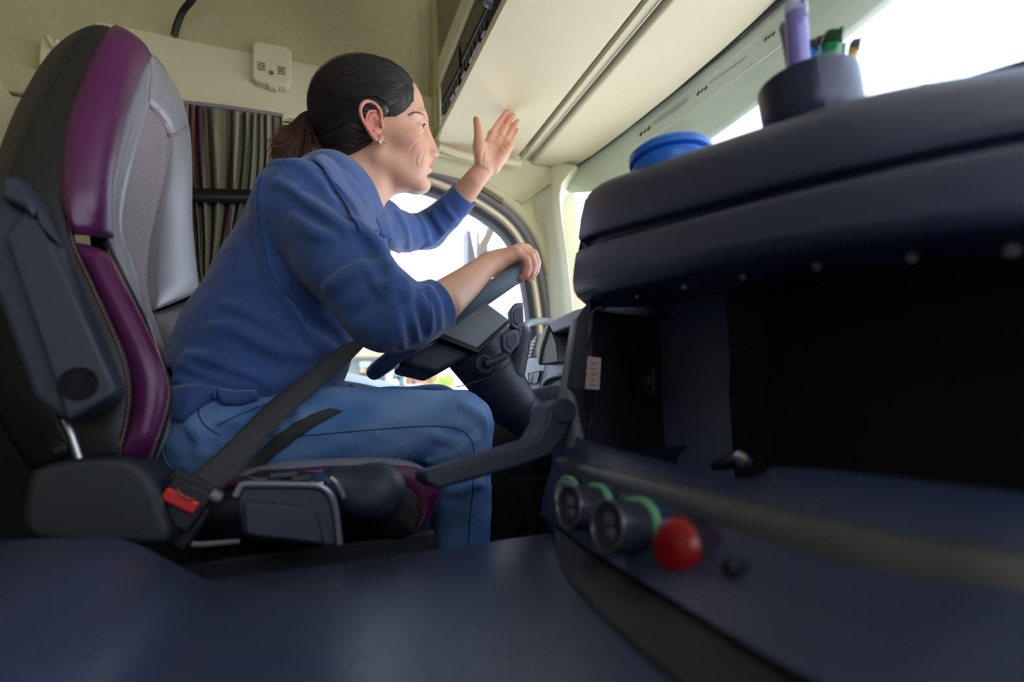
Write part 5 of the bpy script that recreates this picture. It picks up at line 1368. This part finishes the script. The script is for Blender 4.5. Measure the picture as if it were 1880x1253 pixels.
K5 = kc([(1030, 838, .315), (1100, 856, .296), (1250, 890, .290), (1400, 926, .288), (1560, 958, .288), (1700, 985, .292), (1880, 1008, .300), (2200, 1060, .33)])
K6 = kc([(1012, 862, .312), (1100, 893, .282), (1250, 940, .272), (1400, 990, .268), (1560, 1034, .266), (1700, 1062, .268), (1880, 1088, .275), (2200, 1150, .31)])
K7 = kx([P(a, b, Z=.402) for a, b in spl([(991, 945), (1020, 965), (1100, 1020), (1250, 1110), (1400, 1200), (1500, 1253), (1600, 1300), (1900, 1440)], NC)])
K7b = [p + Vector((.006, .0, -.003)) for p in K7]
K8 = kx([P(a, b, Z=.3895) for a, b in spl([(1018, 985), (1022, 1010), (1042, 1058), (1130, 1150), (1250, 1253), (1400, 1370), (1550, 1480), (1750, 1600)], NC)])
mb = MB(); mb.grid([K4i, K4j, K4m, K4, K4o, K5]); mb.obj('bay_sill', CONP, con, auto=50)
BANDM = mat('highlight_band', (72, 72, 76), rough=.36, bump=.12, bscale=800)  # rounded edge under the bay, its highlight put into this lighter colour
K56 = [a.lerp(b, .5) + Vector((-.006, 0, .004)) for a, b in zip(K5, K6)]
mb = MB(); mb.grid([K5, K56, K6]); mb.obj('bright_band', BANDM, con, auto=80)
K67 = [a.lerp(b, .35) + Vector((-.002, 0, 0)) for a, b in zip(K6, K7)]
mb = MB(); mb.grid([K6, K67, K7, K7b]); PN = mb.obj('control_face', CONP, con, auto=60)
mb = MB(); mb.grid([K7b, K8]); mb.obj('plinth', DARK2, con, auto=60)
le = [K5[0], K6[0], K67[0], K7[0], K7b[0], K8[0]]
mb = MB(); mb.grid([le, [p + Vector((.25, .02, 0)) for p in le]]); mb.obj('left_cheek', CONP, con, auto=60)
# bay walls
SW = mat('bay_wall', (44, 48, 60), rough=.6); BW = mat('bay_dark', (8, 8, 12), rough=.7)  # bay_wall colour raised to stand in for light missing inside the bay
w0 = [P(1049, 588, X=.345), P(1040, 640, X=.345), P(1026, 722, X=.345), P(1012, 850, X=.33)]; w1 = [P(1060, 583, X=.342), P(1052, 640, X=.34), P(1040, 712, X=.335), P(1060, 815, X=.325)]
mb = MB(); mb.grid([w0, w1]); o = mb.obj('side_frame', GREYP, con); solid(o, .010, -1)
w2 = [P(1086, 575, X=.36), P(1088, 640, X=.36), P(1085, 716, X=.36), P(1098, 812, X=.36)]
w3 = [P(1136, 600, X=.43), P(1136, 660, X=.43), P(1133, 716, X=.43), P(1130, 812, X=.43)]
w4 = [P(1215, 600, X=.52), P(1215, 660, X=.52), P(1215, 716, X=.52), P(1213, 832, X=.52)]
w5 = [P(1340, 560, X=.53), P(1340, 660, X=.53), P(1338, 716, X=.53), P(1335, 850, X=.53)]
for W_ in (w1, w2, w3, w4, w5): W_[-1] = W_[-1] + Vector((0, 0, -.12)) if W_ is not w1 else W_[-1]
for W_ in (w3, w4, w5): W_[0] = W_[0] + Vector((0, 0, .10))
w2[0] = w2[0] + Vector((0, 0, .02))
w6 = [p + Vector((.06, -.01, 0)) for p in w5]; w7 = [Vector((.68, -.42, p.z)) for p in w5]
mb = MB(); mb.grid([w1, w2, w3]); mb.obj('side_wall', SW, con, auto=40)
mb = MB(); mb.grid([w3, w4]); mb.obj('side_wall', BW, con)
mb = MB(); mb.grid([w4, w5]); mb.obj('inner_panel', mat('bay_panel', (104, 110, 146), rough=.6), con)  # panel colour raised too, in place of light that falls short here
mb = MB(); mb.grid([w5, w6, w7]); mb.obj('back_wall', BW, con)
K3r = [p + Vector((.012, 0, .012)) for p in K3]; mb = MB(); mb.grid([K3r, [Vector((.66, p.y * 1.0 + .03, p.z + .03)) for p in K3]]); mb.obj('bay_roof', BW, con)
xbox('socket', [(1160, 668), (1198, 670), (1198, 730), (1160, 728)], .452, .01, DARK2, .003, con)
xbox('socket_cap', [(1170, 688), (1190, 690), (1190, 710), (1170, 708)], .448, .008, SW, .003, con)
mb = MB(); mb.box((.82, .10, .52), (.36, .86, .27)); o = mb.obj('rear_body', DARK2, con); bev(o, .02, 3)
xbox('dash_top', [(1660, 166), (1690, 152), (1750, 146), (1880, 106), (2100, 40), (2100, 130), (1700, 175)], .52, .06, mat('top_plate', (92, 96, 106), rough=.5), .006, con)
ctree = bvh(PN)
def onp(px, py): h = onto(ctree, px, py, .004); return h
AX = Vector((-1, -.12, .20)).normalized()
GRN = mat('green_ring', (112, 182, 136), rough=.4); KSIL = mat('knob_silver', (120, 122, 132), rough=.28, metal=.7)
def knob(px, py, r, h, lab, full=True):
    c = onp(px, py)
    mb = MB()
    if full: mb.lathe(c, AX, [(r * .84, -.012), (r * .84, .006), (r * .80, h * .9), (r * .76, h), (r * .70, h), (r * .68, h - .003), (0.0005, h - .003)], 40); t = mb.obj('control_knob', mat('knob_body', (54, 56, 70), rough=.3), con, label=lab)
    else: mb.lathe(c, AX, [(r * .84, -.003), (r * .82, .005), (r * .62, .006), (r * .58, .001), (.0005, .001)], 40); t = mb.obj('push_button', SIL, con, label=lab)
    mb = MB(); mb.lathe(c, AX, [(r * .99, -.016), (r * .99, -.0015), (r * .8, -.001)], 40); mb.obj('boss', CONP, t)
    mb = MB(); mb.lathe(c, AX, [(r, -.0015), (r, .0025), (r * .86, .0035), (r * .84, -.0015)], 40); mb.obj('light_ring', GRN, t, label='pale green ring')
    if full:
        mb = MB(); q = [c + AX * h + (AX.orthogonal().normalized() * math.cos(a) + AX.cross(AX.orthogonal().normalized()) * math.sin(a)) * r * .76 for a in np.linspace(0, 6.283, 40, endpoint=False)]
        mb.tube(q, .0011, 8, closed=True); mb.obj('rim', KSIL, t, auto=None)
        for dz in (.005, -.005):
            for dy in (.003, -.003):
                mb = MB(); mb.box(c + AX * (h - .002) + Vector((0, dy, dz)), (.0012, .0035, .006)); mb.obj('icon', mat('icon_grey', (120, 122, 132), rough=.5), t)
    return t
knob(1048, 914, .0215, .010, 'shallow round silver button', False)
knob(1101, 940, .0235, .030, 'round dark knob with green ring, beside the silver button')
knob(1179, 978, .0235, .030, 'round dark knob with green ring, beside the red button')
c = onp(1258, 1016)
mb = MB(); mb.lathe(c, AX, [(.0195, -.010), (.0195, .002), (.0185, .007), (.014, .011), (.007, .0128), (.0005, .013)], 40); t = mb.obj('hazard_button', mat('red_cap', (150, 4, 22), rough=.28), con, auto=None, label='domed red button')
mb = MB(); mb.lathe(c, AX, [(.0215, -.014), (.0215, .003), (.0195, .004)], 40); mb.obj('bezel', mat('dark_bezel', (48, 34, 52), rough=.3), t)
c = onp(1350, 1053); mb = MB(); mb.lathe(c, AX, [(.0052, -.010), (.0052, .003), (.004, .0045), (.001, .005)], 24); mb.obj('screw_cap', DARK2, con)
for i, (a, b, r) in enumerate(((1170, 545, .0030), (1257, 527, .0034), (1365, 509, .0036), (1500, 490, .0042), (1675, 474, .0046), (1858, 460, .0056))):  # small pale domes along the front edge of the bay roof
    X = float(np.interp(a, [1110, 1257, 1500, 1880], [.360, .358, .364, .390])) - .001
    mb = MB(); mb.lathe(P(a, b, X=X), (-1, 0, -.3), [(r * .8, 0), (r * .7, r * .4), (r * .3, r * .6)], 16)
    mb.obj('roof_dot', mat('dot_pale', (130, 130, 128), rough=.3), con, label='small pale dome')
mb = MB(); mb.tube([P(a, b, X=x) for a, b, x in spl([(1110, 565, .352), (1094, 569, .350), (1086, 585, .348), (1084, 610, .347), (1080, 640, .346)], 24)], .0022, 8); tag(mb.obj('wire', mat('gloss_wire', (30, 32, 40), rough=.12)), 'thin glossy black wire looping down the bay corner', 'wire')
mb = MB(); mb.tube([P(a, b, X=x) for a, b, x in spl([(1087, 716, .350), (1086, 760, .352), (1082, 800, .345)], 12)], .0026, 8); tag(mb.obj('wire', mat('gloss_wire', (30, 32, 40))), 'short dark wire below the white label', 'wire')
lb = thing('label', 'small white paper label on the left wall of the storage bay', 'label', tuple(P(1088, 685, X=.345)))
mb = MB(); mb.prism([P(a, b, X=.346) for a, b in ((1079, 654), (1102, 658), (1099, 716), (1074, 714))], (.001, 0, 0)); mb.obj('paper', mat('label_paper', (226, 206, 206), rough=.6), lb)
for k in range(5):
    mb = MB(); y = 666 + k * 10; mb.prism([P(a, b, X=.3455) for a, b in ((1083, y), (1096 - (k % 2) * 4, y + 1), (1096 - (k % 2) * 4, y + 3), (1083, y + 2))], (.0004, 0, 0)); mb.obj('print', mat('print_grey', (130, 112, 124), rough=.8), lb)
pl = thing('charger_plug', 'small dark plug with chrome tip lying on the bay sill', 'plug', tuple(P(1350, 845, X=.335)))
mb = MB(); mb.tube([P(1312, 856, X=.345), P(1345, 848, X=.338), P(1368, 842, X=.334)], [.004, .0065, .006], 14); mb.obj('body', mat('plug_body', (26, 28, 44), rough=.2), pl)
mb = MB(); mb.lathe(P(1368, 840, X=.332), (-.2, -.5, .5), [(.0065, -.006), (.0075, 0), (.0055, .004), (.001, .005)], 18); mb.obj('tip', mat('chrome', (200, 205, 215)), pl)

# folding arm at the console's left side
arm_ = thing('folding_holder', 'dark grey bent folding arm reaching from the console toward the seat cushion', 'holder', tuple(P(1000, 830, Y=.60)))
top_px = [(780, 868), (985, 806), (1004, 775), (1012, 745), (1026, 731), (1044, 734), (1054, 752), (1052, 776), (1036, 808), (1012, 836), (960, 856), (806, 899), (782, 886)]
mb = MB(); mb.prism([P(a, b, Y=.598) for a, b in top_px], (0, .055, 0)); o = mb.obj('arm', DARKP, arm_, auto=50); bev(o, .004, 4)
mb = MB(); mb.prism([P(a, b, Y=.600) for a, b in ((786, 872), (960, 819), (962, 822), (790, 876))], (0, .050, .001)); o = mb.obj('top_strip', GREYP, arm_); bev(o, .001, 2)
mb = MB(); mb.lathe(P(1036, 756, Y=.597), (0, -1, 0), [(.016, -.05), (.016, 0), (.013, .003)], 28); mb.obj('pivot', DARKP, arm_)
# ------------------------------------------------------------------ things on the console
htop = bvh([c for c in con.children if c.name.startswith('hood') and not c.name.startswith('hood_end')][0])
def on_top(x, y):
    h = htop.ray_cast(Vector((x, y, 2)), Vector((0, 0, -1))); return h[0].z if h[0] is not None else CAMH + .25
cc_ = P(1486, 185, D=.52); zc = on_top(cc_.x, cc_.y)
cup = thing('pen_cup', 'dark round cup full of pens standing on the console hood', 'cup', (cc_.x, cc_.y, zc))
ztop = P(1486, 128, D=.50).z
mb = MB(); H = ztop - zc; mb.lathe((cc_.x, cc_.y, zc), (0, 0, 1), [(.034, 0), (.040, .004), (.043, H * .5), (.0435, H), (.0405, H), (.040, H * .5), (.036, .008), (.0005, .008)], 48); mb.obj('wall', mat('cup_dark', (20, 32, 66), rough=.3), cup, auto=50)
fm = bpy.data.materials.new('clear_film'); fm.use_nodes = True; bb = fm.node_tree.nodes['Principled BSDF']; bb.inputs['Roughness'].default_value = .12; bb.inputs['Alpha'].default_value = .2; bb.inputs['Base Color'].default_value = lin((170, 176, 205))
mb = MB(); rows = []
for j in range(9):
    z = zc + H * (.05 + .98 * j / 8); row = []
    for i in range(40):
        a = -2.3 + 2.5 * i / 39; r = .046 + .0012 * math.sin(9 * a + 3 * j) + .001 * math.sin(23 * a - 2 * j); row.append(Vector((cc_.x + r * math.cos(a), cc_.y + r * math.sin(a), z)))
    rows.append(row)
mb.grid(rows); mb.obj('clear_sleeve', fm, cup, auto=None)
def pen(label, tip, base, r, col, capcol=None, g='pens in the cup', cat_='pen', nm='pen', flat_top=False, cf=.86):
    a = P(tip[0], tip[1], D=tip[2]); bq = P(base[0], base[1], D=base[2]); d = (a - bq).normalized(); b_ = Vector((cc_.x, cc_.y, zc + .012)) + Vector(((bq.x - cc_.x) * .5, (bq.y - cc_.y) * .5, 0))
    ax = (a - b_); L = ax.length; ax.normalize(); t = thing(nm, label, cat_, tuple(b_), g)
    pr = [(r * .9, 0), (r, .004), (r, L * cf)]
    mb = MB(); mb.lathe(b_, ax, pr, 20); mb.obj('barrel', mat('pen_%d_%d_%d' % col, col, rough=.25), t)
    cc2 = capcol or col
    mb = MB(); mb.lathe(b_, ax, [(r * 1.0, L * cf), (r * 1.08, L * (cf + .005)), (r * 1.06, L * .95)] + ([(r * .9, L), (r * .5, L * 1.0)] if flat_top else [(r * .7, L * .98), (r * .3, L)]), 20); mb.obj('cap', mat('pen_%d_%d_%d' % cc2, cc2, rough=.2), t)
    cl = b_ + ax * L * .95; sd_ = -_f * 1.0; sd_ = (sd_ - ax * sd_.dot(ax)).normalized()
    mb = MB(); mb.tube([cl + sd_ * r * 1.2, cl + sd_ * r * 1.7, cl - ax * L * .14 + sd_ * r * 1.6], r * .22, 8); mb.obj('clip', mat('pen_%d_%d_%d' % cc2, cc2), t)
pen('tall pale violet marker, leftmost and highest in the cup', (1460, 5, .50), (1437, 125, .49), .0095, (136, 124, 200), (196, 200, 232), flat_top=True, cf=.9)
pen('slim grey-violet pen leaning beside the tall violet marker', (1438, 40, .52), (1432, 130, .50), .0045, (150, 140, 170))
pen('blue pen between the violet marker and the green marker', (1492, 72, .53), (1480, 125, .51), .0045, (40, 130, 200), (60, 40, 60))
pen('dark green marker in the middle of the cup', (1529, 62, .52), (1518, 125, .51), .0085, (30, 132, 74), (18, 70, 40), flat_top=True)
pen('bluish pen behind the green marker', (1506, 66, .55), (1505, 125, .53), .0050, (90, 170, 190), (30, 40, 50))
pen('yellow pen with dark tip at the right rim of the cup', (1572, 72, .53), (1558, 122, .51), .0045, (226, 170, 40), (64, 60, 100))
pen('clear pen just right of the green marker', (1545, 80, .54), (1540, 120, .52), .004, (180, 190, 210))
bl_ = P(1232, 300, D=.66); zb = on_top(bl_.x, bl_.y)
blue = thing('blue_lid', 'bright blue round ribbed lid lying on the console hood', 'lid', (bl_.x, bl_.y, zb))
BLU = mat('blue_plastic', (22, 112, 214), rough=.35)
hh = P(1225, 278, D=.66).z - zb
mb = MB(); mb.lathe((bl_.x, bl_.y, zb), (0, 0, 1), [(.046, 0), (.048, hh * .35), (.044, hh * .45), (.044, hh * .55), (.049, hh * .65), (.049, hh * .9), (.045, hh), (.001, hh)], 56); mb.obj('skirt', BLU, blue, auto=40)
mb = MB(); mb.tube([Vector((bl_.x + .042 * math.cos(a), bl_.y + .042 * math.sin(a), zb + hh)) for a in np.linspace(0, 6.283, 48, endpoint=False)], .0022, 8, closed=True); mb.obj('rim', mat('blue_plastic', (22, 112, 214)), blue, auto=None)

# ------------------------------------------------------------------ outside: mirror arm, building, bush
mir = thing('exterior_mirror', 'grey outside mirror housing on a bent arm seen through the side window', 'mirror', tuple(P(890, 440, Y=1.8)))
def oy(name, pts, Y, th, m, par, bw=.003):
    mb = MB(); mb.prism([P(a, b, Y=Y) for a, b in pts], (0, th, 0)); o = mb.obj(name, m, par); bev(o, bw, 2); return o
MG = mat('mirror_grey', (126, 128, 142), rough=.5); MB1 = mat('mirror_tan', (150, 136, 126), rough=.5)
oy('housing', [(859, 421), (864, 426), (874, 476), (874, 500), (859, 500)], 1.80, .06, MG, mir)
oy('arm', [(876, 426), (880, 426), (881, 500), (877, 500)], 1.83, .02, mat('mirror_light', (206, 206, 212), rough=.4), mir, .001)
oy('housing', [(881, 450), (896, 446), (896, 500), (881, 500)], 1.82, .05, MG, mir)
oy('bracket', [(904, 402), (913, 405), (908, 425), (897, 448), (881, 472), (883, 446), (893, 430)], 1.78, .03, MB1, mir)
oy('bracket', [(904, 402), (916, 404), (930, 416), (928, 420), (912, 410)], 1.78, .02, MG, mir)
oy('glass_pane', [(889, 396), (903, 402), (898, 426), (880, 425)], 1.86, .004, mat('mirror_pale', (214, 216, 232), rough=.3), mir, .0005)
mb = MB(); mb.tube([P(928, 418, Y=1.79), P(985, 440, Y=1.62), P(1000, 450, Y=1.54)], .012, 10); mb.obj('arm', MB1, mir)
YBD = 14.0
bld = thing('building', 'low building with orange-brown wooden panel, tan fascia and glazing outside', 'building', (P(740, 712, Y=YBD).x, YBD, -1.5))
def zz(x, y): return (620 + x / 7.833, 620 + y / 7.833)
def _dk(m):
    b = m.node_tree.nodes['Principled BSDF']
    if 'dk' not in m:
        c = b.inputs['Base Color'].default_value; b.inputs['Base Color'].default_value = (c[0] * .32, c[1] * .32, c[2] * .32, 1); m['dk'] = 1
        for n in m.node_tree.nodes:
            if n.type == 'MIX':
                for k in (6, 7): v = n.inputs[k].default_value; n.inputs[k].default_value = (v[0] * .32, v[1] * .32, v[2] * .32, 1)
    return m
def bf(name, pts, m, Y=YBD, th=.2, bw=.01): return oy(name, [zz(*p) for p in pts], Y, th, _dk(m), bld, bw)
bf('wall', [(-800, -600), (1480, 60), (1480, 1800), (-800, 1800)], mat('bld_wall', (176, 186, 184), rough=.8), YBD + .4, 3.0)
WOOD = mat('wood_cladding', (186, 128, 84), rough=.8, var=.3, vscale=3, col2=(150, 92, 56))
bf('wood_panel', [(985, 380), (1450, 380), (1450, 700), (985, 670)], WOOD, YBD + .1, .3)
bf('fascia', [(-600, 60), (700, 185), (700, 295), (-600, 240)], mat('tan_fascia', (206, 172, 120), rough=.7), YBD, .5)
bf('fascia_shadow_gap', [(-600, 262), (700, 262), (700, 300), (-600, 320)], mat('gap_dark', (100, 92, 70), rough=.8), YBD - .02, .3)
for x0, x1, y0, y1, c in ((320, 480, 330, 430, (150, 196, 190)), (790, 960, 470, 560, (120, 168, 172)), (660, 700, 530, 610, (90, 120, 150)), (500, 690, 60, 180, (150, 184, 210)), (1070, 1120, 590, 660, (90, 96, 96)), (330, 480, 440, 520, (96, 100, 84)), (890, 960, 580, 680, (90, 130, 160))):
    bf('window', [(x0, y0), (x1, y0), (x1, y1), (x0, y1)], mat('pane_%d_%d' % (x0, y0), c, rough=.3), YBD + .05, .3)
for x0, x1, y0, y1 in ((705, 735, 440, 640), (752, 790, 460, 680), (1450, 1482, 500, 700), (960, 985, 460, 690), (596, 606, 60, 190)):
    bf('white_post', [(x0, y0), (x1, y0), (x1, y1), (x0, y1)], mat('white_frame', (232, 234, 238), rough=.5), YBD - .05, .3)
bf('ledge', [(990, 675), (1480, 680), (1480, 715), (990, 712)], mat('pale_ledge', (196, 206, 216), rough=.6), YBD - .2, .3)
bf('sign', [(1115, 480), (1195, 478), (1195, 525), (1115, 528)], mat('sign_white', (240, 240, 240), rough=.5), YBD - .03, .1)
bf('sign', [zz2 for zz2 in [(1200, 470), (1230, 440), (1290, 435), (1340, 460), (1345, 500), (1300, 522), (1230, 515)]], mat('sign_pink', (236, 150, 150), rough=.5), YBD - .05, .1)
bf('sign', [(1130, 415), (1215, 412), (1215, 450), (1135, 452)], mat('sign_yellow', (226, 190, 90), rough=.5), YBD - .03, .1)
bf('sign', [(330, 460), (385, 450), (385, 500), (335, 505)], mat('sign_yellow', (226, 190, 90)), YBD - .03, .1)
bf('sign', [(400, 480), (465, 480), (465, 508), (400, 508)], mat('sign_pink', (236, 150, 150)), YBD - .03, .1)
bf('planter_white', [(805, 620), (840, 590), (880, 640), (880, 690), (800, 690)], mat('white_frame', (232, 234, 238)), YBD - .3, .2)
rb = random.Random(9)
bush = thing('bush', 'yellow-green bush right of the wooden panel outside', 'bush', (P(*zz(1560, 640), Y=YBD - 1).x, YBD - 1, -1.5))
mb = MB()
for i in range(700):
    c = P(*zz(rb.gauss(1560, 60), rb.gauss(640, 60)), Y=YBD - 1 + rb.gauss(0, .3)); s_ = .05
    v = Vector((rb.gauss(0, 1), rb.gauss(0, 1), rb.gauss(0, 1))).normalized(); u = v.orthogonal().normalized(); w3_ = v.cross(u)
    mb.add([c + u * s_, c + w3_ * s_ * .5, c - u * s_, c - w3_ * s_ * .5], [(0, 1, 2, 3)])
LEAF = mat('leaf', (120, 150, 60), rough=.7)
mb.obj('foliage', LEAF, bush, smooth=False, fix=False)
st = P(*zz(1560, 640), Y=YBD - 1); mb = MB(); mb.tube([Vector((st.x, st.y, -1.5)), Vector((st.x, st.y, 0)), st], .05, 8); mb.obj('stem', mat('stem', (90, 70, 50)), bush)
mb = MB(); g = [Vector((-60, -60, -1.5)), Vector((60, -60, -1.5)), Vector((60, 90, -1.5)), Vector((-60, 90, -1.5))]; mb.add(g, [(0, 1, 2, 3)]); o = mb.obj('ground', mat('pale_concrete', (190, 192, 196), rough=.9), smooth=False); struct(o)  # pale concrete, unseen; made bright to bounce sunlight up into the cab
